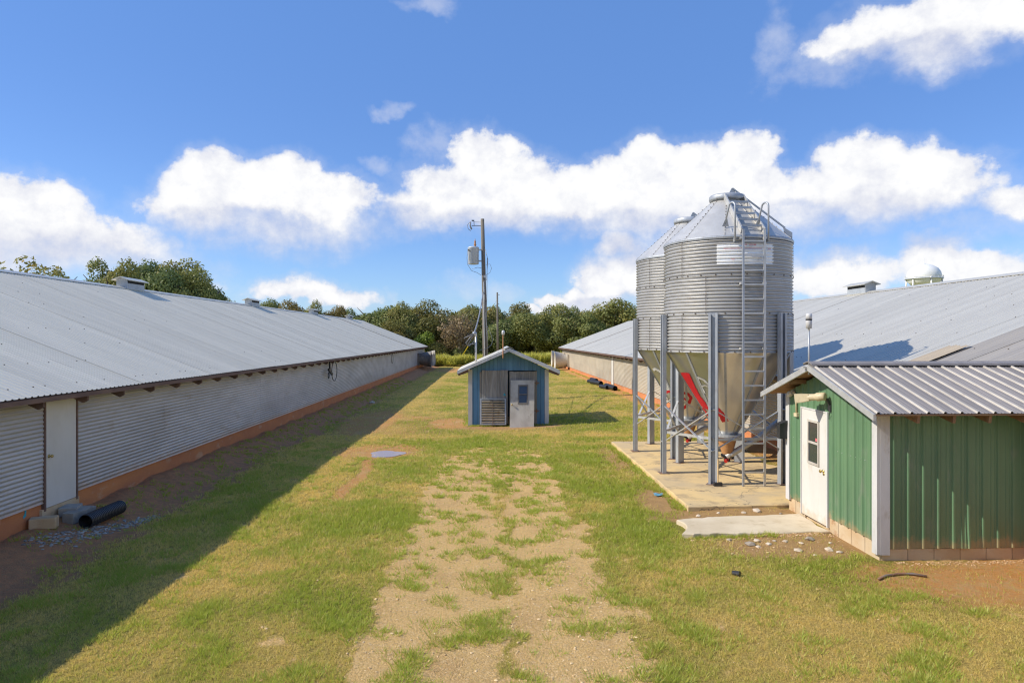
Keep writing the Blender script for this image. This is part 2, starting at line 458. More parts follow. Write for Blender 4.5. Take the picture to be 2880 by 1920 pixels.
surf('bark', (.13, .105, .08), (.075, .06, .05), 3, 0.95, 0, 0.5, 12, (2, 2, .5), 0.1)
surf('bark_pale', (.30, .25, .19), (.20, .165, .13), 3, 0.95, 0, 0.5, 12, (2, 2, .5), 0.1)
surf('blue_plastic_bag', (.16, .38, .46), (.12, .30, .38), 9, 0.4)
surf('handle_wood', (.62, .44, .22), (.50, .34, .16), 6, 0.6)
surf('sticker_red', (.62, .03, .05), (.70, .30, .30), 60, 0.5)
surf('label_white', (.90, .90, .89), (.84, .84, .82), 3, 0.6, 0.0, 0, None, (1, 1, 1), 0, (.55, .50, .46), 6, 0.35)
surf('faded_red', (.60, .27, .27), (.70, .48, .47), 12, 0.6)

# window glass: dark, reflective
m, t, bs = base_mat('glass')
t.put(bs, 'Base Color', (.045, .05, .055, 1))
t.put(bs, 'Roughness', 0.06)
t.put(bs, 'Specular IOR Level', 0.9)
# muddy water
m, t, bs = base_mat('water')
t.put(bs, 'Base Color', (.34, .20, .11, 1))
t.put(bs, 'Roughness', 0.03)
t.put(bs, 'Specular IOR Level', 1.0)
t.put(bs, 'IOR', 1.6)
b = t.n('ShaderNodeBump')
t.put(b, 'Strength', 0.03)
t.put(b, 'Height', t.noise(t.n('ShaderNodeNewGeometry').outputs['Position'], 9, 2))
t.put(bs, 'Normal', b.outputs[0])


def leaf_mat(name, c1, c2, c3, trans=0.35, var=0.12):
    m = bpy.data.materials.new(name)
    m.use_nodes = True
    t = NT(m.node_tree)
    m.node_tree.nodes.clear()
    at = t.n('ShaderNodeAttribute', attribute_name='tint')
    s = t.n('ShaderNodeSeparateColor')
    t.put(s, 0, at.outputs['Color'])
    c = t.mix(s.outputs[0], (*c1, 1), (*c2, 1))
    c = t.mix(t.ss(s.outputs[1], 0.80, 1.0), c, (*c3, 1))
    oi = t.n('ShaderNodeObjectInfo')
    h = t.n('ShaderNodeHueSaturation')
    t.put(h, 'Hue', t.math('MULTIPLY_ADD', oi.outputs['Random'], -0.035, 0.515))
    t.put(h, 'Value', t.math('MULTIPLY_ADD', oi.outputs['Random'], var * 2, 1 - var))
    t.put(h, 'Color', c)
    d = t.n('ShaderNodeBsdfDiffuse')
    t.put(d, 0, h.outputs[0])
    tr = t.n('ShaderNodeBsdfTranslucent')
    t.put(tr, 0, h.outputs[0])
    mx = t.n('ShaderNodeMixShader')
    t.put(mx, 0, trans)
    t.put(mx, 1, d.outputs[0])
    t.put(mx, 2, tr.outputs[0])
    g = t.n('ShaderNodeBsdfGlossy')
    t.put(g, 'Roughness', 0.5)
    t.put(g, 0, (.6, .6, .6, 1))
    mx2 = t.n('ShaderNodeMixShader')
    t.put(mx2, 0, 0.035)
    t.put(mx2, 1, mx.outputs[0])
    t.put(mx2, 2, g.outputs[0])
    out = t.n('ShaderNodeOutputMaterial')
    m.node_tree.links.new(mx2.outputs[0], out.inputs[0])
    MATS[name] = m
    return m


leaf_mat('leaf_dark', (.15, .195, .058), (.26, .29, .085), (.40, .34, .10))
leaf_mat('leaf_olive', (.20, .225, .06), (.33, .32, .09), (.46, .35, .10))
leaf_mat('leaf_yellow', (.19, .180, .045), (.29, .24, .065), (.38, .24, .07))
leaf_mat('leaf_brown', (.25, .195, .095), (.33, .255, .12), (.22, .21, .07))
leaf_mat('leaf_bright', (.19, .27, .035), (.30, .36, .05), (.36, .36, .07))
leaf_mat('weed_leaf', (.44, .48, .08), (.66, .62, .13), (.76, .64, .13), 0.5)
leaf_mat('grass_blade', (.42, .50, .06), (.86, .69, .21), (.95, .77, .34), 0.50, 0.0)

# the yard: grass, bare gravelly track, red clay
m, t, bs = base_mat('yard')
geo = t.n('ShaderNodeNewGeometry')
pos = geo.outputs['Position']
at1 = t.n('ShaderNodeAttribute', attribute_name='cover')
s1 = t.n('ShaderNodeSeparateColor')
t.put(s1, 0, at1.outputs['Color'])
at2 = t.n('ShaderNodeAttribute', attribute_name='soil')
s2 = t.n('ShaderNodeSeparateColor')
t.put(s2, 0, at2.outputs['Color'])
bare_a, clay_a, earth_a = s1.outputs[0], s1.outputs[1], s1.outputs[2]
soil_a, dry_shade_a = s2.outputs[0], s2.outputs[1]
nf = t.noise(pos, 38, 5, 0.7)
nm = t.noise(pos, 7, 6, 0.7)
nl = t.noise(pos, 0.9, 5, 0.65)
vor = t.n('ShaderNodeTexVoronoi')
t.put(vor, 'Vector', pos)
t.put(vor, 'Scale', 34.0)
vs_ = t.n('ShaderNodeSeparateColor')
t.put(vs_, 0, vor.outputs['Color'])
green = t.mix(t.ss(nf, 0.3, 0.7), (.16, .155, .03, 1), (.38, .355, .065, 1))
straw = t.mix(t.ss(nf, 0.3, 0.7), (.33, .225, .065, 1), (.74, .52, .15, 1))
dry_shade_f = t.math('ADD', dry_shade_a, t.math('MULTIPLY_ADD', nm, 1.0, -0.5), clamp=True)
grass = t.mix(dry_shade_f, green, straw)
dirt = t.mix(t.ss(nf, 0.3, 0.72), (.70, .44, .16, 1), (.90, .61, .26, 1))
dirt = t.mix(t.math('MULTIPLY', t.ss(nl, 0.45, 0.7), 0.5), dirt, (.58, .345, .15, 1))
dirt = t.mix(t.math('MULTIPLY', t.ss(vs_.outputs[0], 0.55, 1.0), 0.4), dirt, (.90, .66, .36, 1))
dirt = t.mix(t.math('MULTIPLY', t.ss(vs_.outputs[1], 0.7, 1.0), 0.35), dirt, (.42, .27, .12, 1))
clayc = t.mix(t.ss(nm, 0.3, 0.7), (.68, .30, .085, 1), (.60, .36, .15, 1))
clayc = t.mix(t.math('MULTIPLY', t.ss(nf, 0.45, 0.7), 0.7), clayc, (.42, .24, .10, 1))
clayc = t.mix(t.math('MULTIPLY', t.ss(nl, 0.5, 0.7), 0.6), clayc, (.62, .42, .20, 1))
earthc = t.mix(t.ss(nm, 0.3, 0.7), (.56, .34, .14, 1), (.44, .26, .11, 1))
earthc = t.mix(t.math('MULTIPLY', t.ss(nf, 0.5, 0.75), 0.6), earthc, (.62, .46, .24, 1))
soilc = t.mix(t.ss(nm, 0.3, 0.7), (.66, .31, .15, 1), (.44, .235, .125, 1))
soilc = t.mix(t.math('MULTIPLY', t.ss(nf, 0.48, 0.7), 0.6), soilc, (.40, .33, .17, 1))


def edge(a, w_, lo, hi):
    e_ = t.math('ADD', t.math('MULTIPLY_ADD', nm, w_, -w_ / 2), t.math('MULTIPLY_ADD', nf, w_ * 0.8, -w_ * 0.4))
    return t.ss(t.math('ADD', a, e_), lo, hi)


c = t.mix(edge(bare_a, 1.0, 0.2, 0.8), grass, dirt)
c = t.mix(edge(earth_a, 1.1, 0.25, 0.85), c, earthc)
c = t.mix(edge(clay_a, 1.3, 0.25, 0.9), c, clayc)
c = t.mix(edge(soil_a, 0.8, 0.25, 0.75), c, soilc)
t.put(bs, 'Base Color', c)
t.put(bs, 'Roughness', 0.95)
t.put(bs, 'Specular IOR Level', 0.1)
b = t.n('ShaderNodeBump')
t.put(b, 'Strength', 0.9)
t.put(b, 'Distance', 0.04)
t.put(b, 'Height', t.math('ADD', t.math('MULTIPLY', nf, 0.8), t.math('MULTIPLY_ADD', vor.outputs['Distance'], -0.5, t.noise(pos, 90, 3, 0.7))))
t.put(bs, 'Normal', b.outputs[0])


# ------------------------------------------------------------------ mesh helpers
class MB:
    def __init__(self):
        self.v, self.f = [], []

    def add(self, vs, fs):
        k = len(self.v)
        self.v += [tuple(p) for p in vs]
        self.f += [tuple(i + k for i in q) for q in fs]
        return self

    def box(self, x0, x1, y0, y1, z0, z1):
        vs = [(x, y, z) for z in (z0, z1) for y in (y0, y1) for x in (x0, x1)]
        return self.add(vs, [(0, 2, 3, 1), (4, 5, 7, 6), (0, 1, 5, 4), (2, 6, 7, 3), (0, 4, 6, 2), (1, 3, 7, 5)])

    def bar(self, p, q, w, h=None, up=(0, 0, 1)):
        h = h or w
        p, q = Vector(p), Vector(q)
        d = (q - p).normalized()
        up = Vector(up)
        if abs(d.dot(up)) > 0.98:
            up = Vector((0, 1, 0))
        s = d.cross(up).normalized()
        u = s.cross(d).normalized()
        vs = []
        for c in (p, q):
            for a, b_ in ((-1, -1), (1, -1), (1, 1), (-1, 1)):
                vs.append(c + s * (a * w / 2) + u * (b_ * h / 2))
        return self.add(vs, [(0, 3, 2, 1), (4, 5, 6, 7), (0, 1, 5, 4), (1, 2, 6, 5), (2, 3, 7, 6), (3, 0, 4, 7)])

    def tube(self, pts, r, seg=8, cap=True):
        pts = [Vector(p) for p in pts]
        rs = r if isinstance(r, (list, tuple)) else [r] * len(pts)
        k = len(self.v)
        prev = None
        for i, p in enumerate(pts):
            d = (pts[min(i + 1, len(pts) - 1)] - pts[max(i - 1, 0)]).normalized()
            ref = Vector((0, 0, 1)) if abs(d.z) < 0.95 else Vector((1, 0, 0))
            s = d.cross(ref).normalized() if prev is None else (prev - d * prev.dot(d)).normalized()
            prev = s
            u = d.cross(s)
            for j in range(seg):
                a = 2 * math.pi * j / seg
                self.v.append(tuple(p + (s * math.cos(a) + u * math.sin(a)) * rs[i]))
        for i in range(len(pts) - 1):
            for j in range(seg):
                a, b_ = k + i * seg + j, k + i * seg + (j + 1) % seg
                self.f.append((a, b_, b_ + seg, a + seg))
        if cap:
            self.f.append(tuple(k + j for j in reversed(range(seg))))
            self.f.append(tuple(k + (len(pts) - 1) * seg + j for j in range(seg)))
        return self

    def lathe(self, prof, c, seg=32, a0=0.0, a1=360.0, caps=False):
        k = len(self.v)
        full = abs(a1 - a0) >= 359.9
        n = seg if full else seg + 1
        for (r, z) in prof:
            for j in range(n):
                a = R(a0 + (a1 - a0) * j / seg)
                self.v.append((c[0] + r * math.cos(a), c[1] + r * math.sin(a), c[2] + z))
        for i in range(len(prof) - 1):
            for j in range(seg):
                a = k + i * n + j
                b_ = k + i * n + (j + 1) % n
                self.f.append((a, b_, b_ + n, a + n))
        if caps:
            self.f.append(tuple(k + j for j in reversed(range(n))))
            self.f.append(tuple(k + (len(prof) - 1) * n + j for j in range(n)))
        return self

    def prism(self, pts, d):
        """extrude a polygon (3-D points, coplanar) by vector d"""
        n = len(pts)
        d = Vector(d)
        vs = [Vector(p) for p in pts] + [Vector(p) + d for p in pts]
        fs = [tuple(range(n))[::-1], tuple(range(n, 2 * n))] + [(i, (i + 1) % n, n + (i + 1) % n, n + i) for i in range(n)]
        return self.add(vs, fs)

    def strip(self, prof, p_axis0, p_axis1):
        """sheet: profile points (as functions of the two end vectors) swept between two ends"""
        k = len(self.v)
        for q in prof:
            self.v.append(tuple(Vector(p_axis0) + Vector(q)))
            self.v.append(tuple(Vector(p_axis1) + Vector(q)))
        for i in range(len(prof) - 1):
            a = k + 2 * i
            self.f.append((a, a + 1, a + 3, a + 2))
        return self

    def mesh(self, name, mat, off=(0, 0, 0), smooth=False):
        me = bpy.data.meshes.new(name)
        me.from_pydata([(a - off[0], b_ - off[1], c - off[2]) for a, b_, c in self.v], [], self.f)
        if mat:
            me.materials.append(MATS[mat])
        if smooth:
            me.polygons.foreach_set('use_smooth', [True] * len(me.polygons))
        me.update()
        return me


ORG = {}


def root(name, loc, label, cat, group=None):
    o = bpy.data.objects.new(name, None)
    o.empty_display_size = 0.3
    COL.objects.link(o)
    o.location = loc
    ORG[o.name] = tuple(loc)
    o['label'] = label
    o['category'] = cat
    if group:
        o['group'] = group
    return o


def part(name, mb, mat, parent, smooth=False, label=None, kind=None):
    """a mesh given in world coordinates, hung under its thing or part"""
    off = ORG[parent.name]
    o = bpy.data.objects.new(name, mb.mesh(name, mat, off, smooth))
    COL.objects.link(o)
    o.parent = parent
    ORG[o.name] = off
    if label:
        o['label'] = label
    if kind:
        o['kind'] = kind
    return o


def piece(name, me, parent, loc, rot=None, scale=None):
    """a copy of a shared mesh placed at a world position under parent"""
    off = ORG[parent.name]
    o = bpy.data.objects.new(name, me)
    COL.objects.link(o)
    o.parent = parent
    o.location = (loc[0] - off[0], loc[1] - off[1], loc[2] - off[2])
    if rot:
        o.rotation_euler = rot
    if scale:
        o.scale = scale
    return o


def single(name, mb, mat, label=None, cat=None, group=None, kind=None, smooth=False, origin=(0, 0, 0)):
    o = bpy.data.objects.new(name, mb.mesh(name, mat, origin, smooth))
    COL.objects.link(o)
    o.location = origin
    ORG[o.name] = tuple(origin)
    if label:
        o['label'] = label
    if cat:
        o['category'] = cat
    if group:
        o['group'] = group
    if kind:
        o['kind'] = kind
    return o


# ------------------------------------------------------------------ ground
def axis(segs):
    out = []
    for a, b_, s in segs:
        n = max(1, int(round((b_ - a) / s)))
        out += [a + (b_ - a) * i / n for i in range(n)]
    out.append(segs[-1][1])
    return np.array(out)


gx = axis([(-900, -120, 60), (-120, -30, 6), (-30, -9, 1.5), (-9, 9.4, 0.08), (9.4, 30, 1.5), (30, 120, 6), (120, 900, 60)])
gy = axis([(-120, -10, 8), (-10, 5, 0.8), (5, 22, 0.08), (22, 40, 0.16), (40, 100, 0.5), (100, 180, 5), (180, 1800, 90)])
GX, GY = np.meshgrid(gx, gy)
GZ = gz(GX, GY)
nx, ny = len(gx), len(gy)
verts = np.stack([GX.ravel(), GY.ravel(), GZ.ravel()], 1)
ii, jj = np.meshgrid(np.arange(nx - 1), np.arange(ny - 1))
a = (jj * nx + ii).ravel()
quads = np.stack([a, a + 1, a + nx + 1, a + nx], 1)
me = bpy.data.meshes.new('ground')
me.vertices.add(len(verts))
me.vertices.foreach_set('co', verts.ravel())
me.loops.add(quads.size)
me.loops.foreach_set('vertex_index', quads.ravel().astype(np.int32))
me.polygons.add(len(quads))
me.polygons.foreach_set('loop_start', (np.arange(len(quads)) * 4).astype(np.int32))
me.update(calc_edges=True)
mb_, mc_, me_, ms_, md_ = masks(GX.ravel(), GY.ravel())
one = np.ones_like(mb_)
ca = me.color_attributes.new('cover', 'FLOAT_COLOR', 'POINT')
ca.data.foreach_set('color', np.stack([mb_, mc_, me_, one], 1).ravel().astype(np.float32))
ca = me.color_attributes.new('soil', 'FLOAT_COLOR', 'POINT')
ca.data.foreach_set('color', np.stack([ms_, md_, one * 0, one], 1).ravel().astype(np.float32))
me.materials.append(MATS['yard'])
me.polygons.foreach_set('use_smooth', [True] * len(me.polygons))
ground = bpy.data.objects.new('ground', me)
COL.objects.link(ground)
ground['kind'] = 'structure'


def ragged_slab(name, pts, z0, z1, mat, wob=0.02, seg=0.25):
    """concrete slab with slightly ragged, bevelled edges"""
    ring = []
    for i in range(len(pts)):
        p, q = Vector(pts[i]), Vector(pts[(i + 1) % len(pts)])
        n = max(1, int((q - p).length / seg))
        for k in range(n):
            c = p.lerp(q, k / n)
            ring.append((c.x + random.uniform(-wob, wob), c.y + random.uniform(-wob, wob)))
    cx = sum(p[0] for p in ring) / len(ring)
    cy = sum(p[1] for p in ring) / len(ring)
    mb = MB()
    n = len(ring)
    ins = [(cx + (x - cx) * (1 - 0.02 / max(.5, math.hypot(x - cx, y - cy))), cy + (y - cy) * (1 - 0.02 / max(.5, math.hypot(x - cx, y - cy)))) for x, y in ring]
    vs = [(x, y, z0) for x, y in ring] + [(x, y, z1 - 0.012 - random.uniform(0, .008)) for x, y in ring] + [(x, y, z1) for x, y in ins]
    fs = [(i, (i + 1) % n, n + (i + 1) % n, n + i) for i in range(n)] + [(n + i, n + (i + 1) % n, 2 * n + (i + 1) % n, 2 * n + i) for i in range(n)]
    fs.append(tuple(range(2 * n, 3 * n)))
    mb.add(vs, fs)
    return single(name, mb, mat, kind='structure')


PADZ = 0.20
ragged_slab('concrete_pad', [(4.03, 13.72), (8.5, 13.95), (8.5, 22.5), (4.03, 22.5)], -0.2, PADZ, 'concrete', 0.012)
ragged_slab('door_slab', [(3.40, 11.93), (6.06, 12.0), (6.06, 13.22), (4.4, 13.08), (3.55, 12.85), (3.62, 12.5)], -0.1, 0.165, 'concrete_pale', 0.035, 0.16)

# puddle in the wheel rut
mb = MB()
ring = []
for i in range(40):
    a = 2 * math.pi * i / 40
    rr = 1 + 0.12 * math.sin(3 * a + 1) + 0.06 * math.sin(5 * a) + random.uniform(-.02, .02)
    ring.append((-3.22 + 0.52 * rr * math.cos(a), 21.45 + 0.62 * rr * math.sin(a)))
pz = max(gz1(x, y) for x, y in ring) + 0.004
mb.add([(x, y, pz) for x, y in ring], [tuple(range(40))])
single('puddle', mb, 'water', kind='structure')


# ------------------------------------------------------------------ poultry houses
def corrugated_sheet(name, mat, length, height, pitch, amp, sgn, steps=6):
    """sheet with horizontal corrugations; lies in the YZ plane from (0,0,0); sgn is the side it faces"""
    n = int(round(height / pitch)) * steps
    mb = MB()
    prof = []
    for i in range(n + 1):
        z = height * i / n
        prof.append((sgn * amp * math.cos(2 * math.pi * z / pitch), 0, z))
    mb.strip(prof, (0, 0, 0), (0, length, 0))
    if sgn > 0:
        mb.f = [tuple(reversed(q)) for q in mb.f]
    return mb.mesh(name, mat, smooth=True)


def ribbed_panel(name, mat, width, run, rise, rib, rh, rw, extra=None):
    """roof panel: ribs run down the slope. local: Y across the panel, X from 0 (eave) to run (ridge), Z up by rise"""
    mb = MB()
    prof = []
    n = int(round(width / rib))
    for i in range(n):
        y = i * rib
        prof += [(0, y, rh), (0, y + rw * 0.5, rh), (0, y + rw, 0)]
        if extra:
            for e in (0.35, 0.68):
                ye = y + rib * e
                prof += [(0, ye - .018, 0), (0, ye - .008, extra), (0, ye + .008, extra), (0, ye + .018, 0)]
        prof += [(0, y + rib - rw * 0.5, 0)]
    prof += [(0, width, rh), (0, width + rw * .5, rh), (0, width + rw, 0.0)]
    mb.strip(prof, (0, 0, 0), (run, 0, rise))
    return mb.mesh(name, mat)


def vent(parent, x, yc, z, sgn):
    """ridge ventilator: box with a little gabled hood"""
    L, Wd = 1.5, 0.46
    v = part('ridge_vent', MB().box(x - Wd / 2, x + Wd / 2, yc - L / 2, yc + L / 2, z - 0.30, z + 0.34), 'vent_tin', parent)
    hood = MB()
    e, zt, ze = 0.13, z + 0.50, z + 0.36
    y0, y1 = yc - L / 2 - 0.16, yc + L / 2 + 0.16
    for s in (-1, 1):
        hood.prism([(x, y0, zt), (x + s * (Wd / 2 + e), y0, ze), (x + s * (Wd / 2 + e), y0, ze - .03), (x, y0, zt - 0.03)], (0, y1 - y0, 0))
    part('vent_hood', hood, 'roof_tin', v)
    for ye in (yc - L / 2 - 0.01, yc + L / 2 + 0.01):
        g = MB().prism([(x - Wd / 2, ye, z + .34), (x + Wd / 2, ye, z + .34), (x + Wd / 2, ye, z + .38), (x, ye, zt - .04), (x - Wd / 2, ye, z + .38)], (0, 0.008, 0))
        part('vent_gable', g, 'vent_tin', v)
    for sg in (-1, 1):
        xa, xb_ = sorted((x + sg * Wd / 2, x + sg * (Wd / 2 + 0.005)))
        part('vent_slot', MB().box(xa, xb_, yc - L / 2 + .05, yc + L / 2 - .05, z + 0.22, z + 0.32), 'dark_gap', v)
    return v


def fan_cone(parent, xw, yc, zc, sgn, mat, ln=1.5):
    """exhaust fan: square housing and a flared discharge cone sticking out of the wall"""
    f_ = part('exhaust_fan', MB().box(min(xw, xw + sgn * .22), max(xw, xw + sgn * .22), yc - .68, yc + .68, zc - .68, zc + .68), mat, parent)
    mb = MB()
    prof = [(0.66, 0.2), (0.68, 0.35), (0.92, ln), (0.95, ln + 0.02), (0.90, ln), (0.64, 0.35), (0.62, 0.2)]
    tmp = MB().lathe(prof, (0, 0, 0), 28)
    mb.add([(xw + sgn * z, yc + x, zc + y) for x, y, z in tmp.v], tmp.f)
    part('fan_cone', mb, mat, f_, smooth=True)
    bl = MB()
    for k in range(4):
        a = k * math.pi / 2 + .4
        bl.bar((xw + sgn * .3, yc, zc), (xw + sgn * .3, yc + .54 * math.cos(a), zc + .54 * math.sin(a)), 0.16, 0.02, (1, 0.3, 0))
    part('fan_blade', bl, 'dark_metal', f_)


def poultry_house(sgn, xw, xr, ze, zr, over, y0, y1, zt, zb, label, roofmat, wallmat, doors, fans, vents, joint):
    """long gable house. sgn: direction its yard wall faces (+1 = +X). xw: yard wall, xr: ridge, ze/zr: eave and ridge heights"""
    h = root('poultry_house', (xr, (y0 + y1) / 2, 0), label, 'poultry house')
    xe = xw + sgn * over
    run, rise = abs(xr - xe), zr - ze
    pitch = rise / run
    # yard-side foundation in two-block courses, back and end walls
    f_ = MB().box(min(xw - sgn * .03, xw - sgn * .35), max(xw - sgn * .03, xw - sgn * .35), y0, y1, -0.4, zt + 0.03)
    part('foundation', f_, 'clay_foundation', h)
    xb = 2 * xr - xw
    back = MB().box(min(xb, xb + sgn * .1), max(xb, xb + sgn * .1), y0, y1, -.4, ze)
    part('back_wall', back, wallmat, h)
    for yy in (y0, y1 - .1):
        e = MB().prism([(xw - sgn * .05, yy, -.4), (xb, yy, -.4), (xb, yy, ze), (xr, yy, zr - .08), (xw - sgn * .05, yy, ze + .1)], (0, .1, 0))
        part('end_wall', e, wallmat, h)
    # inner lining board behind the tin keeps the openings dark
    part('inner_board', MB().box(min(xw - sgn * .04, xw - sgn * .08), max(xw - sgn * .04, xw - sgn * .08), y0, y1, zt, ze + over * pitch), 'dark_gap', h)
    # corrugated wall sheets in three courses
    top = ze + over * pitch - 0.02
    hs = (top - zt) / 3
    pit = hs / 9
    shapes = {}
    spans = []
    cur = y0
    for (d0, d1, *_r) in sorted(doors):
        spans.append((cur, d0))
        cur = d1
    spans.append((cur, y1))
    for (a_, b_) in spans:
        n = max(1, int(round((b_ - a_) / 3.6)))
        ln = (b_ - a_) / n
        for k in range(3):
            for i in range(n):
                key = round(ln, 3)
                if key not in shapes:
                    shapes[key] = corrugated_sheet('wall_sheet', wallmat, ln + 0.04, hs + 0.02, pit, 0.0085, sgn)
                piece('wall_sheet', shapes[key], h, (xw + sgn * (0.004 + 0.004 * (k % 2) + random.uniform(0, .004)), a_ + i * ln, zt + k * hs - .01),
                      (0, 0, random.uniform(-.0012, .0012)))
    # doors
    for (d0, d1, dz0, dz1, knob, dmat) in doors:
        fr = MB()
        xf0, xf1 = sorted((xw - sgn * .03, xw + sgn * .03))
        fr.box(xf0, xf1, d0 - .0, d0 + .05, dz0 - .05, dz1 + .05)
        fr.box(xf0, xf1, d1 - .05, d1, dz0 - .05, dz1 + .05)
        fr.box(xf0, xf1, d0 + .05, d1 - .05, dz1, dz1 + .05)
        part('door_frame', fr, 'eave_wood', h)
        xa, xb_ = sorted((xw - sgn * .01, xw + sgn * .018))
        d = part('door', MB().box(xa, xb_, d0 + .055, d1 - .055, dz0, dz1 - .005), dmat, h)
        part('sill', MB().box(min(xw - .03 * sgn, xw + .02 * sgn), max(xw - .03 * sgn, xw + .02 * sgn), d0 - .05, d1 + .05, dz0 - .55, dz0 - .01), 'foundation_block', h)
        if knob:
            kb = MB()
            tmp = MB().lathe([(0.0, 0.0), (.033, 0), (.033, .012), (.012, .014), (.012, .04), (.03, .05), (.033, .065), (.02, .08), (0, .082)], (0, 0, 0), 14)
            kb.add([(xw + sgn * (.018 + z), knob[0] + x, knob[1] + y) for x, y, z in tmp.v], tmp.f)
            part('door_knob', kb, 'brass', d, smooth=True)
    # roof: ribbed panels side by side, each slightly out of true
    wid = 0.96
    n = int((y1 + .5 - (y0 - .5)) / wid)
    cache = {}
    for i in range(n):
        yy = y0 - .5 + i * wid
        mname = roofmat(yy)
        if mname not in cache:
            cache[mname] = ribbed_panel('roof_panel', MATS[mname].name, wid, run + .02, rise + .02 * pitch, 0.16, 0.017, 0.045)
        dz = random.uniform(0, .009) + (0.02 if joint and yy > joint else 0)
        piece('roof_panel', cache[mname], h, (xe if sgn < 0 else xe, yy, ze + 0.03 + dz), (0, 0, 0),
              (1 if sgn < 0 else -1, 1, 1))
    bk = MB().prism([(xr, y0 - .5, zr + .02), (2 * xr - xe, y0 - .5, ze + .02), (2 * xr - xe, y0 - .5, ze - .02), (xr, y0 - .5, zr - .02)], (0, y1 - y0 + 1, 0))
    part('back_roof', bk, roofmat(50), h)
    under = MB().prism([(xr, y0 - .5, zr + .012), (xe - sgn * .02, y0 - .5, ze + .012), (xe - sgn * .02, y0 - .5, ze - .02), (xr, y0 - .5, zr - .03)], (0, n * wid, 0))
    part('roof_deck', under, 'eave_wood', h)
    rc = MB()
    for s in (-1, 1):
        rc.prism([(xr, y0 - .5, zr + .075), (xr + s * .26, y0 - .5, zr + .075 - .26 * pitch), (xr + s * .26, y0 - .5, zr + .06 - .26 * pitch), (xr, y0 - .5, zr + .06)], (0, y1 - y0 + 1, 0))
    part('ridge_cap', rc, 'roof_tin', h)
    if joint:
        part('roof_joint', MB().prism([(xr, joint - .03, zr + .065), (xe, joint - .03, ze + .055), (xe, joint - .03, ze + .03), (xr, joint - .03, zr + .03)], (0, .07, 0)), 'rusty_steel', h)
    scr, lap = MB(), MB()
    for k in range(9):
        t_ = .04 + k * .115
        for i in range(86):
            yy = 9.2 + i * .32 + .022
            if random.random() < .6 + .006 * i:
                continue
            px_, pz_ = xe + (xr - xe) * t_, ze + rise * t_ + .055
            scr.box(px_ - .009, px_ + .009, yy - .009, yy + .009, pz_ - .012, pz_ + .006)
    for k in range(70):
        i = random.randint(8, n - 12)
        yy = y0 - .5 + i * wid + random.choice((0, 0, .32, .64)) + .046
        t0 = random.uniform(.02, .8)
        t1 = min(.98, t0 + random.uniform(.05, .35))
        if yy > y1 - 8 or (sgn < 0 and yy < 16):
            continue
        lap.bar((xe + (xr - xe) * t0, yy, ze + rise * t0 + .041), (xe + (xr - xe) * t1, yy, ze + rise * t1 + .041), .013, .006)
    part('roof_screw', scr, 'bolt', h, kind='stuff')
    part('lap_edge', lap, 'bolt', h, kind='stuff')
    # eave board and rafter tails
    part('eave_board', MB().box(min(xe, xe - sgn * .05), max(xe, xe - sgn * .05), y0 - .5, y1 + .5, ze - .075, ze + .008), 'eave_wood', h)
    tail = MB()
    w_ = over - .06
    tail.prism([(0, 0, w_ * pitch), (0, 0, w_ * pitch - .20), (sgn * (w_ - .09), 0, -.19), (sgn * w_, 0, -.14), (sgn * w_, 0, 0)], (0, .05, 0))
    tme = tail.mesh('rafter_tail', 'eave_wood')
    yy = y0 + .4
    while yy < y1:
        piece('rafter_tail', tme, h, (xw + sgn * .01, yy, ze - .022))
        yy += 1.32
    for yv in vents:
        vent(h, xr, yv, zr, sgn)
    for (yf, zf, fm) in fans:
        fan_cone(h, xw, yf, zf, sgn, fm)
    return h


lh = poultry_house(
    1, -8.21, -16.0, 2.56, 5.80, 0.42, -18.5, 86.5, 0.58, 0.2,
    'long grey tin poultry house on the left, its yard wall in shade', lambda y: 'roof_tin_shade', 'wall_tin',
    [(12.83, 13.86, 0.47, 2.52, (12.97, 1.42), 'white_door')],
    [(78.6, 1.25, 'fan_dark'), (81.2, 1.25, 'fan_pale'), (83.8, 1.25, 'fan_pale')], [-1.0, 15.0, 31.0, 46.6, 62.6, 78.4], 71.0)


def right_roof(y):
    return 'roof_tin_old' if y < 14.0 else ('roof_tin')


rh = poultry_house(
    -1, 8.62, 16.5, 2.50, 5.60, 0.45, -18.5, 80.5, 0.55, 0.2,
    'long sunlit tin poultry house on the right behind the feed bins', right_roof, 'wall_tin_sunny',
    [(47.1, 48.1, 0.40, 2.42, None, 'white_door')],
    [(74.2, 1.2, 'fan_pale'), (78.0, 1.3, 'fan_pale')], [-1.0, 14.0, 29.8, 45.8, 61.8], 66.0)
# patch of older tan panels laid lower on the right-hand roof
mb = MB()
pp = (5.60 - 2.50) / (16.5 - 8.17)
for k in range(4):
    yb = 14.55 + k * .16
    x1 = 10.5 - .04 * (k % 2)
    prof = [(0, 0, 0.03), (0, .02, .03), (0, .045, .012), (0, .135, .012), (0, .16, .03)]
    mb.strip([(0, yb + q[1], q[2]) for q in prof], (8.17, 0, 2.57), (x1, 0, 2.57 + (x1 - 8.17) * pp))
part('patch_panel', mb, 'roof_tin_tan', rh)

# teal spray mark on the foundation, beside the white door
mb = MB()
for k in range(9):
    a = random.uniform(0, 6.28)
    cy_, cz_ = 12.38 + random.gauss(0, .012), 0.50 + random.gauss(0, .06)
    rr = random.uniform(.012, .026)
    mb.add([(-8.236 + .001 * k * .3, cy_ + rr * math.cos(q), cz_ + 1.4 * rr * math.sin(q)) for q in np.linspace(0, 6.28, 9)[:-1]], [tuple(range(8))])
part('spray_mark', mb, 'teal_spray', lh)


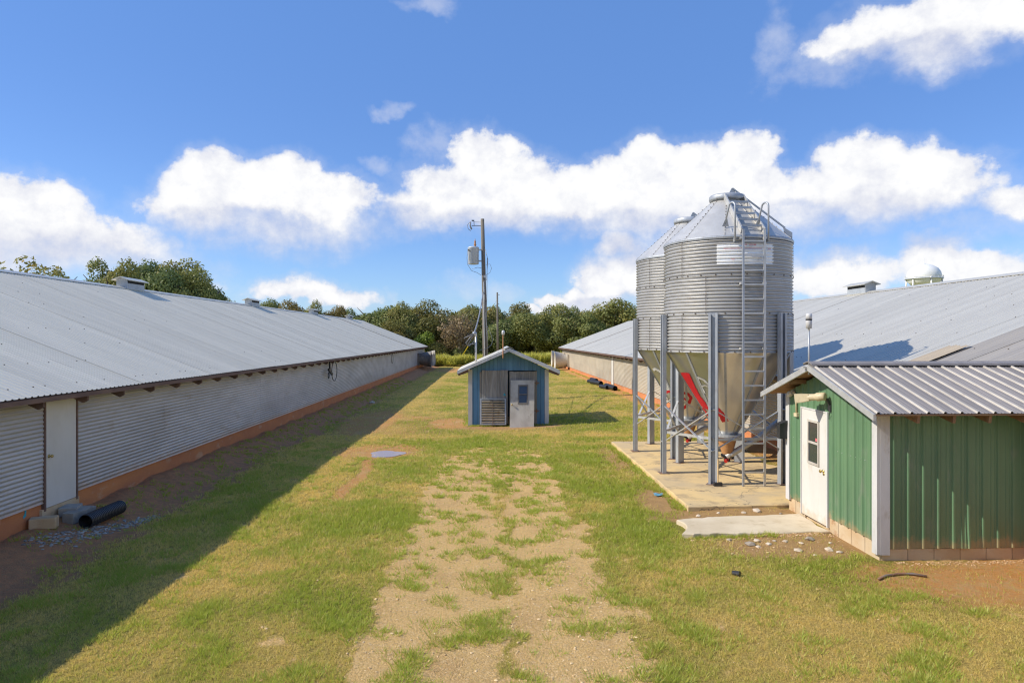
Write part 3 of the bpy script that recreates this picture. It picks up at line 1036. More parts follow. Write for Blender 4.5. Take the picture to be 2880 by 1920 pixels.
def eave_cable(parent, yc, zt, scale, gear):
    pts = []
    for i in range(25):
        t_ = i / 24
        a = -0.5 * math.pi * 0 + 2 * math.pi * (t_ - .25)
        pts.append((-7.98, yc + scale * .62 * math.cos(a + math.pi) + 0.1, zt - scale * .52 - scale * .52 * math.sin(a + math.pi / 2 * 0) * -1 * (1 if True else 0)))
    c_ = part('cable_loop', MB().tube(pts, 0.02 * scale, 6), 'wire_dark', parent, smooth=True)
    if gear:
        mb = MB().bar((-8.0, yc - .9, zt + .02), (-8.0, yc - .75, zt - .55), .07, .07)
        mb.bar((-8.0, yc - 1.1, zt - .35), (-7.95, yc - .55, zt - .62), .09, .10)
        mb.tube([(-7.98, yc - 1.15 + .12 * math.cos(a), zt - .65 + .15 * math.sin(a)) for a in np.linspace(0, 6.2, 14)], .022, 6)
        part('cable_clamp', mb, 'dark_metal', c_)


eave_cable(lh, 35.3, 2.42, 0.95, True)
eave_cable(lh, 56.2, 2.35, 0.75, False)


# ------------------------------------------------------------------ feed bins
def feed_bin(c, label, paint, ladder=True):
    cx, cy = c
    b = root('feed_bin', (cx, cy, PADZ), label, 'feed bin', 'feed bins on the concrete pad')
    r0, zb, zt = 1.54, 3.27, 5.98
    nr, ncor = 3, 11
    hr = (zt - zb) / nr
    for k in range(nr):
        z0 = zb + k * hr
        st = 8
        prof = []
        for i in range(ncor * st + 1):
            z = hr * i / (ncor * st)
            prof.append((r0 + 0.004 * (k % 2) + 0.026 * math.cos(2 * math.pi * z / (hr / ncor)), z0 + z))
        part('ring_sheet', MB().lathe(prof, (cx, cy, 0), 96), 'silo_tin', b, smooth=True)
        bl = MB()
        for i in range(28):
            a = R(-180 + i * 360 / 28 + k * 5)
            p = Vector((cx + (r0 + .02) * math.cos(a), cy + (r0 + .02) * math.sin(a), z0 + .02))
            bl.bar(p, p + Vector((math.cos(a) * .018, math.sin(a) * .018, 0)), .028)
        for sa in (-151, -20):
            for i in range(20):
                a = R(sa + (k % 2) * 24)
                p = Vector((cx + (r0 + .016) * math.cos(a), cy + (r0 + .016) * math.sin(a), z0 + hr * (i + .5) / 20))
                bl.bar(p, p + Vector((math.cos(a) * .016, math.sin(a) * .016, 0)), .018)
        part('bolt_row', bl, 'bolt', b, kind='stuff')
    # eave ring, roof cone in sectors, lid
    part('eave_ring', MB().lathe([(r0 - .01, -.05), (r0 + .035, -.05), (r0 + .045, -.01), (r0 + .02, .03), (r0 - .02, .03)], (cx, cy, zt), 64), 'galvanised', b)
    zc, rc = 7.07, 0.37
    for k in range(10):
        a0 = -111 + 36 * k
        s = MB().lathe([(r0 + .03, zt + .02), (rc, zc)], (cx, cy, 0), 6, a0, a0 + 36)
        part('roof_sector', s, 'silo_cone', b, smooth=True)
        bl = MB()
        aa = R(a0)
        for i in range(12):
            t_ = (i + .5) / 12
            rr, zz = (r0 + .03) * (1 - t_) + rc * t_, zt + .02 + (zc - zt) * t_
            p = Vector((cx + rr * math.cos(aa), cy + rr * math.sin(aa), zz))
            nrm = Vector((math.cos(aa) * .68, math.sin(aa) * .68, .73))
            bl.bar(p, p + nrm * .014, .018)
        sm = part('seam', MB().bar((cx + (r0 + .03) * math.cos(aa), cy + (r0 + .03) * math.sin(aa), zt + .025), (cx + rc * math.cos(aa), cy + rc * math.sin(aa), zc + .005), .03, .008), 'silo_cone', b)
        part('seam_bolt', bl, 'bolt', sm, kind='stuff')
    lid = part('lid', MB().lathe([(.37, .0), (.37, .03), (.43, .03), (.44, .06), (.44, .13), (.41, .165), (.15, .185), (0.001, .19)], (cx, cy, zc - .01), 40), 'galvanised', b, smooth=True)
    part('lid_handle', MB().prism([(cx + .02, cy, zc + .15), (cx + .30, cy, zc + .15), (cx + .13, cy, zc + .36)], (0, .03, 0)), 'galvanised', lid)
    rod = MB().bar((cx + .14, cy, zc + .35), (cx + 1.50, cy, 6.42), .035)
    rod.prism([(cx + 1.46, cy - .02, 6.43), (cx + 1.68, cy - .02, 6.30), (cx + 1.68, cy - .02, 6.12), (cx + 1.50, cy - .02, 6.10)], (0, .04, 0))
    part('lid_rod', rod, 'galvanised', b)
    part('pull_rod', MB().tube([(cx + 1.66, cy, 6.2), (cx + 1.67, cy, 2.0)], .022, 6), 'dark_metal', b)
    # hopper with seams
    zh, rh_ = 1.15, 0.22
    part('hopper', MB().lathe([(r0 - .005, zb + .01), (rh_, zh), (rh_ - .01, zh - .05)], (cx, cy, 0), 60), 'hopper_tin', b, smooth=True)
    for k in range(10):
        aa = R(-111 + 36 * k)
        p = (cx + (r0) * math.cos(aa), cy + (r0) * math.sin(aa), zb)
        q = (cx + (rh_) * math.cos(aa), cy + (rh_) * math.sin(aa), zh)
        part('hopper_seam', MB().bar(p, q, .055, .018, (math.cos(aa), math.sin(aa), 0)), 'galvanised', b)
    # spray paint on the hopper: patches that follow the cone
    def on_cone(a, z, off=.006):
        rr = rh_ + (r0 - rh_) * (z - zh) / (zb - zh) + off
        return (cx + rr * math.cos(R(a)), cy + rr * math.sin(R(a)), z)
    for (mat, lines) in paint:
        mb = MB()
        for pts, wd in lines:
            # fat brush line through (angle, z) points
            P2 = []
            for i in range(len(pts) - 1):
                for k in range(8):
                    P2.append((pts[i][0] + (pts[i + 1][0] - pts[i][0]) * k / 8, pts[i][1] + (pts[i + 1][1] - pts[i][1]) * k / 8))
            P2.append(pts[-1])
            k0 = len(mb.v)
            for i, (a, z) in enumerate(P2):
                rr = rh_ + (r0 - rh_) * (z - zh) / (zb - zh)
                a2, z2 = P2[min(i + 1, len(P2) - 1)]
                a1, z1 = P2[max(i - 1, 0)]
                dx, dz = R(a2 - a1) * rr, z2 - z1
                L = math.hypot(dx, dz) or 1
                nx_, nz_ = -dz / L, dx / L
                ww = wd / 2 * (1 + random.uniform(-.10, .10))
                for s in (-1, 1):
                    mb.v.append(on_cone(a + s * math.degrees(nx_ * ww / rr), z + s * nz_ * ww * .75, .007))
            for i in range(len(P2) - 1):
                q = k0 + 2 * i
                mb.f.append((q, q + 2, q + 3, q + 1))
        part('spray_paint', mb, mat, b)
    # legs: six channels standing outside the wall
    legs = []
    for k in range(6):
        a = R(60 * k)
        rl = r0 + .085
        px, py = cx + rl * math.cos(a), cy + rl * math.sin(a)
        u = Vector((math.cos(a), math.sin(a), 0))
        s = Vector((-math.sin(a), math.cos(a), 0))
        mb = MB()
        z0, z1 = PADZ + .012, 4.2
        for (du, ds, wu, ws) in ((-.04, 0, .012, .20), (.0, .10, .10, .012), (.0, -.10, .10, .012), (.045, .075, .012, .05), (.045, -.075, .012, .05)):
            cc = Vector((px, py, 0)) + u * du + s * ds
            vs = []
            for z in (z0, z1):
                for aa, bb in ((-1, -1), (1, -1), (1, 1), (-1, 1)):
                    p = cc + u * (aa * wu / 2) + s * (bb * ws / 2)
                    vs.append((p.x, p.y, z))
            mb.add(vs, [(0, 3, 2, 1), (4, 5, 6, 7), (0, 1, 5, 4), (1, 2, 6, 5), (2, 3, 7, 6), (3, 0, 4, 7)])
        lg = part('leg', mb, 'galvanised', b)
        fp = MB()
        q = [Vector((px, py, 0)) + u * (aa * .12) + s * (bb * .15) for aa, bb in ((-1, -1), (1, -1), (1, 1), (-1, 1))]
        fp.prism([(p.x, p.y, PADZ + .002) for p in q], (0, 0, .012))
        part('foot_plate', fp, 'rusty_steel', lg)
        legs.append((px, py))
    for k in range(6):
        (x0, y0), (x1, y1) = legs[k], legs[(k + 1) % 6]
        ux, uy = x0 + x1 - 2 * cx, y0 + y1 - 2 * cy
        L = math.hypot(ux, uy)
        ox, oy = ux / L * .03, uy / L * .03
        part('cross_brace', MB().bar((x0, y0, .98), (x1, y1, 1.95), .055, .02), 'galv_pale' if k % 2 else 'galvanised', b)
        part('cross_brace', MB().bar((x0 + ox, y0 + oy, 1.95), (x1 + ox, y1 + oy, .98), .055, .02), 'galvanised' if k % 2 else 'galv_pale', b)
        part('tie_bar', MB().bar((x0 - ox, y0 - oy, 1.24), (x1 - ox, y1 - oy, 1.26), .06, .06), 'galv_pale', b)
    part('hopper_collar', MB().lathe([(rh_ + .02, 0), (rh_ + .16, 0), (rh_ + .16, .05), (rh_ + .04, .06)], (cx, cy, zh - .02), 24), 'galvanised', b)
    # boot and auger
    bt = part('boot', MB().lathe([(.24, .05), (.22, -.12), (.12, -.42), (.10, -.55), (.05, -.60)], (cx, cy, zh - .05), 20), 'boot_orange', b, smooth=True)
    part('boot_clamp', MB().lathe([(.14, 0), (.15, .02), (.15, .06), (.13, .08)], (cx, cy, .60), 16).box(cx - .10, cx + .04, cy - .14, cy - .06, .5, .62), 'dark_metal', bt)
    part('boot_plug', MB().tube([(cx - .02, cy - .1, .56), (cx - .10, cy - .2, .52)], .045, 10), 'red_plastic', bt)
    part('auger_tube', MB().tube([(cx - .06, cy - .1, .60), (cx + .9, cy + .22, 1.05), (8.60, cy + .95, 2.05)], .075, 12), 'galv_pale', b, smooth=True)
    # ladder up the front and over the roof
    if ladder:
        xl, xr_, yl = cx - .19, cx + .31, cy - r0 - .09
        for xx in (xl, xr_):
            part('ladder_rail', MB().bar((xx, yl, PADZ + .005), (xx, yl, 6.12), .05, .03), 'galv_pale' if xx == xr_ else 'galvanised', b)
        z = .52
        while z < 6.1:
            part('ladder_rung', MB().bar((xl + .02, yl, z), (xr_ - .02, yl, z), .034, .034), 'galv_pale', b)
            z += .333
        for zz in (3.35, 4.85, 5.9):
            for xx in (xl - .03, xr_ + .01):
                part('ladder_bracket', MB().box(xx - .03, xx + .04, yl, cy - r0 + .02, zz, zz + .05), 'galv_pale', b)
        for xx in (cx - .37, cx + .41):
            pts = [(xx, yl + .03, 5.86), (xx, yl + .03, 6.62)]
            for i in range(9):
                a = math.pi * i / 8
                pts.append((xx - .04 + .04 * math.cos(a) * 1.0, yl + .13 - .10 * math.cos(a), 6.66 + .10 * math.sin(a)))
            pts += [(xx - .12, yl + .36, 6.30)]
            hr_ = part('hand_rail', MB().tube(pts, .022, 8), 'galvanised', b, smooth=True)
            part('rail_plate', MB().prism([(xx - .10, yl + .3, 6.48), (xx - .19, yl + .36, 6.24), (xx - .03, yl + .36, 6.24)], (0, .015, 0)), 'galvanised', hr_)
            part('side_plate', MB().prism([(xx - .01, yl + .02, 5.84), (xx - .01, yl + .25, 5.84), (xx - .01, yl + .3, 6.22)], (.015, 0, 0)), 'galvanised', hr_)
        def on_roof(t_, dx, lift):
            rr = (r0 + .03) * (1 - t_) + rc * t_
            return (cx + dx, cy - math.sqrt(max(.01, rr * rr - min(abs(dx), .33) ** 2)), zt + .02 + (zc - zt) * t_ + lift)
        for d0 in (-.20, .34):
            part('roof_ladder_rail', MB().bar(on_roof(0.0, d0, .10), on_roof(.98, d0 * .95, .10), .03, .14), 'galv_pale', b)
        for k in range(6):
            t_ = .10 + k * .165
            part('roof_ladder_rung', MB().bar(on_roof(t_, -.19, .13), on_roof(t_, .33, .13), .05, .05), 'galvanised', b)
        # faded makers' plate, wrapped over the corrugations
        prof = []
        for i in range(49):
            z = 5.33 + .47 * i / 48
            zz = (z - zb) % hr
            prof.append((r0 + .008 + .026 * math.cos(2 * math.pi * zz / (hr / ncor)), z))
        pl = part('label_plate', MB().lathe(prof, (cx, cy, 0), 24, -117.8, -67.7), 'label_white', b, smooth=True)
        mk = MB()
        for (a0, a1, z0, z1) in ((-96, -93, 5.755, 5.79), (-91, -88, 5.755, 5.79), (-87.5, -85, 5.755, 5.79), (-112, -99, 5.68, 5.70), (-98, -80, 5.68, 5.70), (-74, -71, 5.67, 5.70), (-106, -103, 5.43, 5.45)):
            rr = r0 + .036
            mk.lathe([(rr, z0), (rr, z1)], (cx, cy, 0), 4, a0, a1)
        part('label_print', mk, 'faded_red', pl)
    return b


red1 = [([(-174, 2.74), (-172, 2.45), (-170, 2.15), (-166, 1.9)], .15), ([(-167, 2.75), (-167, 2.45), (-166, 2.15), (-160, 1.9)], .19), ([(-159, 2.75), (-161, 2.45), (-161, 2.15), (-154, 1.92)], .13),
        ([(-170, 1.98), (-158, 1.90), (-145, 1.88), (-130, 1.84), (-119, 1.66), (-114, 1.54)], .17), ([(-172, 1.86), (-166, 1.74), (-172, 1.66)], .10)]
white1 = [([(-146, 2.66), (-146, 2.5), (-144, 2.26)], .06), ([(-146, 2.66), (-138, 2.6), (-133, 2.48)], .06), ([(-147, 2.42), (-138, 2.46), (-132, 2.40)], .05)]
red2 = [([(-168, 1.98), (-150, 2.04), (-125, 2.03), (-108, 1.98), (-100, 1.86), (-105, 1.68), (-122, 1.54), (-140, 1.5)], .09), ([(-135, 1.82), (-120, 1.86), (-112, 1.78)], .06)]
white2 = [([(-168, 2.66), (-160, 2.70), (-150, 2.62), (-150, 2.4), (-158, 2.34)], .10), ([(-150, 2.42), (-148, 2.2), (-154, 2.08), (-162, 2.14)], .10)]
feed_bin((6.03, 17.17), 'nearer feed bin with ladder and red spray paint on its hopper', [('red_spray', red1), ('white_spray', white1)])
feed_bin((6.03, 20.52), 'farther feed bin, half hidden behind the one with the ladder', [('red_spray', red2), ('white_spray', white2)], ladder=False)

# sledge hammer leaning in the front leg of the nearer bin
hm = root('sledge_hammer', (5.28, 15.60, PADZ), 'short sledge hammer with pale handle leaning on a feed bin leg', 'hammer')
part('hammer_head', MB().box(5.17, 5.36, 15.55, 15.64, PADZ + .005, PADZ + .085), 'dark_metal', hm)
part('handle', MB().tube([(5.265, 15.595, PADZ + .08), (5.30, 15.68, PADZ + .62)], [.016, .02], 8), 'handle_wood', hm)


# ------------------------------------------------------------------ green control shed
gs = root('green_shed', (7.3, 12.1, 0.1), 'green metal shed with white door beside the feed bins', 'shed')
GX0, GX1, GY0, GY1 = 6.10, 8.60, 10.50, 13.78
ZE, ZR = 2.46, 3.12
part('foundation', MB().box(GX0 + .05, GX1, GY0 + .05, GY1 - .05, -.3, .36), 'foundation_block', gs)
blk = 0
yy = GY0 + .02
while yy < GY1 - .1:
    L = min(.42, GY1 - yy - .02)
    if not (12.05 < yy + L / 2 < 13.15):
        part('foundation_stone', MB().box(GX0 + .015, GX0 + .2, yy, yy + L - .012, -.1, .385), 'foundation_block', gs)
    yy += .42
xx = GX0 + .05
while xx < GX1:
    part('foundation_stone', MB().box(xx, min(xx + .41, GX1), GY0 + .012, GY0 + .2, -.2, .30), 'foundation_block', gs)
    xx += .42
# core that stops light
part('inner_wall', MB().prism([(GX0 + .06, GY0 + .06, .3), (GX0 + .06, GY1 - .06, .3), (GX0 + .06, GY1 - .06, 2.5), (GX0 + .06, (GY0 + GY1) / 2, 3.0), (GX0 + .06, GY0 + .06, 2.5)], (GX1 - GX0 - .1, 0, 0)), 'dark_gap', gs)


def siding(name, n, rib=.24, rh=.022):
    """profile across a siding panel: u along the wall, w outwards"""
    prof = []
    for i in range(n):
        u = i * rib
        prof += [(u, 0), (u + .085, 0), (u + .092, .006), (u + .10, 0), (u + rib - .115 + .02, 0), (u + rib - .108 + .02, .006), (u + rib - .10 + .02, 0),
                 (u + rib - .062, 0), (u + rib - .046, rh), (u + rib - .018, rh), (u + rib - .002, 0)]
    return prof


def gable_top(y):
    yc = 12.10
    return ZR - .06 - abs(y - yc) * (ZR - ZE) / 2.1 - .02


# gable wall (faces the yard), panel by panel
y = GY0 + .02
PW = .96
while y < GY1 - .05:
    n = 4
    prof = [(min(u, GY1 - .01 - y), w) for u, w in siding('s', n)]
    mb = MB()
    k0 = 0
    dens_ = []
    for i in range(len(prof)):
        dens_.append(prof[i])
        if i + 1 < len(prof) and prof[i + 1][0] - prof[i][0] > .06:
            dens_.append(((prof[i][0] + prof[i + 1][0]) / 2, prof[i][1]))
    door = (12.09, 13.14)
    for (z0f, z1f, keep) in ((lambda q: .39, lambda q: gable_top(q), 'out'), (lambda q: 2.27, lambda q: gable_top(q), 'in')):
        k0 = len(mb.v)
        for u, w in dens_:
            q = y + u
            mb.v.append((GX0 - w, q, z0f(q)))
            mb.v.append((GX0 - w, q, z1f(q)))
        for i in range(len(dens_) - 1):
            qm = y + (dens_[i][0] + dens_[i + 1][0]) / 2
            isin = door[0] < qm < door[1]
            if (keep == 'in') == isin and dens_[i + 1][0] > dens_[i][0] + 1e-6:
                a_ = k0 + 2 * i
                mb.f.append((a_, a_ + 1, a_ + 3, a_ + 2))
    part('siding_panel', mb, 'green_tin', gs)
    y += PW
# screw row
mb = MB()
for k in range(22):
    q = GY0 + .1 + k * .145
    if door[0] - .05 < q < door[1] + .05:
        continue
    mb.box(GX0 - .008, GX0 - .001, q, q + .012, 1.62, 1.632)
part('screw_row', mb, 'galv_pale', gs, kind='stuff')
# eave wall (faces the camera); one sheet has buckled a little
x = GX0 + .02
pi_ = 0
while x < GX1 - .02:
    prof = [(min(u, GX1 - x), w) for u, w in siding('s', 4)]
    mb = MB()
    zs = [.31, .45, .62, .85, 1.2, 1.8, 2.52]
    k0 = 0
    for z in zs:
        for u, w in prof:
            bk_ = 0
            if pi_ == 1:
                bk_ = .028 * math.exp(-((u - .40) / .16) ** 2) * math.exp(-((z - .31) / .32) ** 2)
            mb.v.append((x + u, GY0 - w - bk_, z))
    n = len(prof)
    for j in range(len(zs) - 1):
        for i in range(n - 1):
            if prof[i + 1][0] > prof[i][0] + 1e-6:
                a_ = j * n + i
                mb.f.append((a_, a_ + 1, a_ + n + 1, a_ + n))
    part('siding_panel', mb, 'green_tin', gs)
    x += PW
    pi_ += 1
# far and back walls
part('siding_panel', MB().box(GX0 + .01, GX1, GY1 - .03, GY1, .35, 2.5), 'green_tin', gs)
# corner trim
tr = MB().box(GX0 - .045, GX0 + .005, GY0 - .018, GY0 + .13, .22, 2.44)
part('corner_trim', tr, 'white_paint', gs)
part('corner_trim', MB().box(GX0 + .006, GX0 + .16, GY0 - .020, GY0 - .002, .215, 2.43), 'white_paint', gs)
part('corner_trim', MB().box(GX0 - .035, GX0 + .005, GY1 - .14, GY1 + .02, .34, 2.45), 'white_paint', gs)
# door with a two-pane window
part('door_frame', MB().box(GX0 - .03, GX0 + .03, 12.085, 12.12, .20, 2.28).box(GX0 - .03, GX0 + .03, 13.11, 13.145, .20, 2.28).box(GX0 - .03, GX0 + .03, 12.12, 13.11, 2.25, 2.28), 'white_paint', gs)
gd = part('door', MB().box(GX0 - .022, GX0 + .02, 12.125, 13.105, .215, 2.245), 'white_door', gs)
wf = MB()
for (a_, b_, c_, d_) in ((12.39, 12.43, 1.24, 2.07), (12.79, 12.83, 1.24, 2.07), (12.43, 12.79, 2.03, 2.07), (12.43, 12.79, 1.24, 1.28), (12.43, 12.79, 1.63, 1.67)):
    wf.box(GX0 - .045, GX0 - .02, a_, b_, c_, d_)
part('window_frame', wf, 'dirty_white', gd, label='dull grey frame round the window of the white door')
part('pane', MB().box(GX0 - .030, GX0 - .024, 12.43, 12.79, 1.28, 1.63), 'glass', gd)
part('pane', MB().box(GX0 - .030, GX0 - .024, 12.43, 12.79, 1.67, 2.03), 'glass', gd)
st_ = part('warning_sticker', MB().box(GX0 - .034, GX0 - .0305, 12.455, 12.53, 1.69, 1.745), 'sticker_red', gd)
kb = MB()
tmp = MB().lathe([(0.0, 0.0), (.033, 0), (.033, .012), (.012, .014), (.012, .04), (.03, .05), (.033, .065), (.02, .08), (0, .082)], (0, 0, 0), 14)
kb.add([(GX0 - .022 - z, 12.235 + x_, 1.19 + y_) for x_, y_, z in tmp.v], tmp.f)
kb.box(GX0 - .03, GX0 - .02, 12.20, 12.24, 1.12, 1.17)
part('door_knob', kb, 'brass', gd, smooth=True)
# roof
EX0 = 5.74
for s, ye in ((-1, 9.98), (1, 14.22)):
    run = abs(12.10 - ye)
    rise = ZR - ZE
    x = EX0
    first = True
    while x < 9.75:
        mb = MB()
        rib = .255
        nr_ = 4
        prof = []
        for i in range(nr_):
            u = i * rib
            prof += [(u + .0, .0), (u + .02, .0), (u + .033, .026), (u + .058, .026), (u + .071, .0)]
            for e in (.135, .19):
                prof += [(u + e - .012, 0), (u + e - .004, .006), (u + e + .004, .006), (u + e + .012, 0)]
        prof.append((nr_ * rib, 0))
        k0 = 0
        for u, w in prof:
            mb.v.append((x + u, ye, ZE + .02 + w))
            mb.v.append((x + u, 12.10, ZR + .02 + w))
        for i in range(len(prof) - 1):
            a_ = 2 * i
            mb.f.append((a_, a_ + 2, a_ + 3, a_ + 1) if s < 0 else (a_, a_ + 1, a_ + 3, a_ + 2))
        p_ = part('roof_panel', mb, 'roof_tin_dark', gs)
        for i in range(nr_):
            u = i * rib
            rb = MB()
            q = [(u + .019, .001), (u + .032, .0275), (u + .059, .0275), (u + .072, .001)]
            for uu, w in q:
                rb.v.append((x + uu, ye - .002 * s * -1, ZE + .02 + w))
                rb.v.append((x + uu, 12.10, ZR + .02 + w))
            for j in range(3):
                a_ = 2 * j
                rb.f.append((a_, a_ + 2, a_ + 3, a_ + 1) if s < 0 else (a_, a_ + 1, a_ + 3, a_ + 2))
            part('rib', rb, 'rib_bright', p_)
        x += nr_ * rib
    # deck, rake board, rafter ends
    dk = MB().prism([(EX0 + .01, ye, ZE + .012), (EX0 + .01, 12.10, ZR + .012), (EX0 + .01, 12.10, ZR - .012), (EX0 + .01, ye, ZE - .012)], (3.9, 0, 0))
    part('roof_deck', dk, 'raw_wood', gs)
    rk = MB().prism([(EX0 - .03, ye, ZE + .015), (EX0 - .03, 12.10, ZR + .015), (EX0 - .03, 12.10, ZR - .095), (EX0 - .03, ye, ZE - .085)], (.035, 0, 0))
    part('rake_board', rk, 'galv_pale', gs)
    for k in range(5):
        xr2 = GX0 + .30 + k * .55
        part('rafter_tail', MB().prism([(xr2, ye - .03 * s, ZE - .015), (xr2, GY0 if s < 0 else GY1, ZE + .13), (xr2, GY0 if s < 0 else GY1, ZE - .03), (xr2, ye - .05 * s, ZE - .13)], (.045, 0, 0)), 'raw_wood', gs)
for k in range(3):
    yk = 11.2 + k * .9
    zk = ZR - abs(yk - 12.1) * (ZR - ZE) / 2.1 - .06
    part('purlin_end', MB().box(EX0 + .02, GX0, yk - .045, yk + .045, zk - .05, zk + .03), 'raw_wood', gs)
rc = MB()
for s in (-1, 1):
    rc.prism([(EX0 - .03, 12.10, ZR + .075), (EX0 - .03, 12.10 + s * .16, ZR + .035), (EX0 - .03, 12.10 + s * .17, ZR + .0), (EX0 - .03, 12.10 + s * .15, ZR + .02), (EX0 - .03, 12.10, ZR + .062)], (4.1, 0, 0))
part('ridge_cap', rc, 'roof_tin_dark', gs)
# siren horn over the door
hb = MB()
ax0 = Vector((GX0 - .10, 12.0, 2.57))
axd = Vector((-.40, .62, -.10)).normalized()
pts = [ax0 + axd * t_ for t_ in (0, .02, .16, .20, .30, .46)]
hb.tube(pts, [.05, .075, .078, .06, .065, .075], 14)
hn = part('horn', hb, 'horn_beige', gs, smooth=True)
side = axd.cross(Vector((0, 0, 1))).normalized()
upv = side.cross(axd).normalized()
bell = MB()
q0, q1 = ax0 + axd * .30, ax0 + axd * .54
vs = [q0 + side * (sx_ * .055) + upv * (sz_ * .055) for sx_, sz_ in ((-1, -1), (1, -1), (1, 1), (-1, 1))] + \
     [q1 + side * (sx_ * .125) + upv * (sz_ * .085) for sx_, sz_ in ((-1, -1), (1, -1), (1, 1), (-1, 1))]
vs += [q1 + side * (sx_ * .113) + upv * (sz_ * .073) for sx_, sz_ in ((-1, -1), (1, -1), (1, 1), (-1, 1))] + \
      [q0 + axd * .03 + side * (sx_ * .04) + upv * (sz_ * .04) for sx_, sz_ in ((-1, -1), (1, -1), (1, 1), (-1, 1))]
fs = []
for k in (0, 4, 8):
    for i in range(4):
        fs.append((k + i, k + (i + 1) % 4, k + 4 + (i + 1) % 4, k + 4 + i))
bell.add(vs, fs + [(12, 13, 14, 15)])
part('horn_bell', bell, 'horn_beige', hn)
part('horn_bracket', MB().bar((GX0 - .02, 12.0, 2.40), (GX0 - .08, 12.0, 2.53), .04).box(GX0 - .04, GX0 - .003, 11.95, 12.05, 2.30, 2.42), 'dark_metal', hn)
part('horn_wire', MB().tube([(GX0 - .03, 12.0, 2.36), (GX0 - .05, 11.96, 2.28), (GX0 - .03, 12.02, 2.22), (GX0 - .04, 12.0, 2.16)], .008, 5), 'wire_dark', hn)
# lamp on a conduit
lp = part('conduit', MB().tube([(GX0 - .03, 13.32, 2.12), (GX0 - .04, 13.32, 2.50), (GX0 - .05, 13.36, 2.53), (GX0 - .05, 13.44, 2.53)], .018, 8), 'horn_beige', gs, smooth=True)
part('conduit_box', MB().box(GX0 - .06, GX0 - .003, 13.25, 13.38, 2.06, 2.13), 'horn_beige', lp)
part('lamp_holder', MB().tube([(GX0 - .06, 13.42, 2.53), (GX0 - .06, 13.50, 2.51)], [.05, .045], 12), 'dirty_white', lp)
sp = MB().lathe([(.002, -.065), (.04, -.055), (.062, -.02), (.065, .01), (.05, .045), (.002, .065)], (GX0 - .06, 13.55, 2.49), 16)
part('bulb', sp, 'white_paint', lp, smooth=True)
# meter box on the far corner
bx = part('meter_box', MB().box(GX0 - .19, GX0 - .036, 13.72, 13.86, 1.56, 1.86), 'dark_metal', gs)
part('meter_lid', MB().prism([(GX0 - .21, 13.70, 1.86), (GX0 - .036, 13.70, 1.93), (GX0 - .036, 13.70, 1.86)], (0, .18, 0)), 'dark_metal', bx)
# weather sensor mast at the gable
ms = part('sensor_mast', MB().tube([(EX0 + .02, 12.14, 2.95), (EX0 + .02, 12.14, 3.78)], .016, 10), 'galvanised', gs, smooth=True)
part('sensor_head', MB().lathe([(.018, 0), (.018, .04), (.05, .045), (.055, .16), (.052, .19), (.045, .2), (.045, .21), (.055, .215), (.055, .28), (.04, .315), (.001, .32)], (EX0 + .02, 12.14, 3.74), 18), 'white_paint', ms, smooth=True)
part('sensor_band', MB().lathe([(.0535, .185), (.056, .19), (.056, .212), (.0535, .216)], (EX0 + .02, 12.14, 3.74), 18), 'dark_metal', ms)
part('mast_clamp', MB().box(EX0 - .10, EX0 + .14, 12.10, 12.18, 3.07, 3.10), 'galv_pale', ms)


# ------------------------------------------------------------------ small blue shed
bsd = root('blue_shed', (0.79, 30.3, -.05), 'small blue wooden shed with grey plank doors between the two long houses', 'shed')
BX0, BX1, BY0, BY1 = -.87, 2.46, 28.65, 31.7
BC = .80


def bl_top(x):
    return 3.05 - abs(x - BC) * .455


bw = .1665
x = BX0 + .02
i = 0
boards = []
while x < BX1 - .02:
    w_ = min(bw, BX1 - .02 - x)
    xm = x + w_ / 2
    z0 = 2.26 if (-.38 < xm < 1.95) else -.02
    dy = random.uniform(0, .004)
    mb = MB()
    ins = .004
    t0, t1 = bl_top(x + ins), bl_top(x + w_ - ins)
    y_ = BY0 + dy
    if x + ins < BC < x + w_ - ins:
        poly = [(x + ins, y_, z0), (x + w_ - ins, y_, z0), (x + w_ - ins, y_, t1), (BC, y_, bl_top(BC)), (x + ins, y_, t0)]
    else:
        poly = [(x + ins, y_, z0), (x + w_ - ins, y_, z0), (x + w_ - ins, y_, t1), (x + ins, y_, t0)]
    mb.prism(poly, (0, .02, 0))
    # raised edge of the board, a thin batten
    if z0 < 1:
        mb.box(x + w_ - .016, x + w_ - .004, y_ - .014, y_, z0 + .01, min(t1, t0) - .02)
    part('wall_board', mb, 'blue_paint', bsd)
    x += bw
    i += 1
part('shed_body', MB().prism([(BX0 + .03, BY0 + .026, -.1), (-.40, BY0 + .026, -.1), (-.40, BY0 + .026, 2.24), (1.98, BY0 + .026, 2.24), (1.98, BY0 + .026, -.1), (BX1 - .03, BY0 + .026, -.1), (BX1 - .03, BY0 + .026, bl_top(BX1)), (BC, BY0 + .026, 3.02), (BX0 + .03, BY0 + .026, bl_top(BX0))], (0, .02, 0)), 'dark_gap', bsd)
for xs in (BX0, BX1 - .03):
    k = 0
    y_ = BY0 + .02
    while y_ < BY1 - .02:
        part('wall_board', MB().box(xs, xs + .03, y_ + .003, min(y_ + .2, BY1) - .003, -.05, 2.28), 'blue_paint', bsd)
        y_ += .2
part('back_wall', MB().prism([(BX0 + .02, BY1, -.1), (BX1 - .02, BY1, -.1), (BX1 - .02, BY1, bl_top(BX1)), (BC, BY1, 3.02), (BX0 + .02, BY1, bl_top(BX0))], (0, .03, 0)), 'blue_paint', bsd)
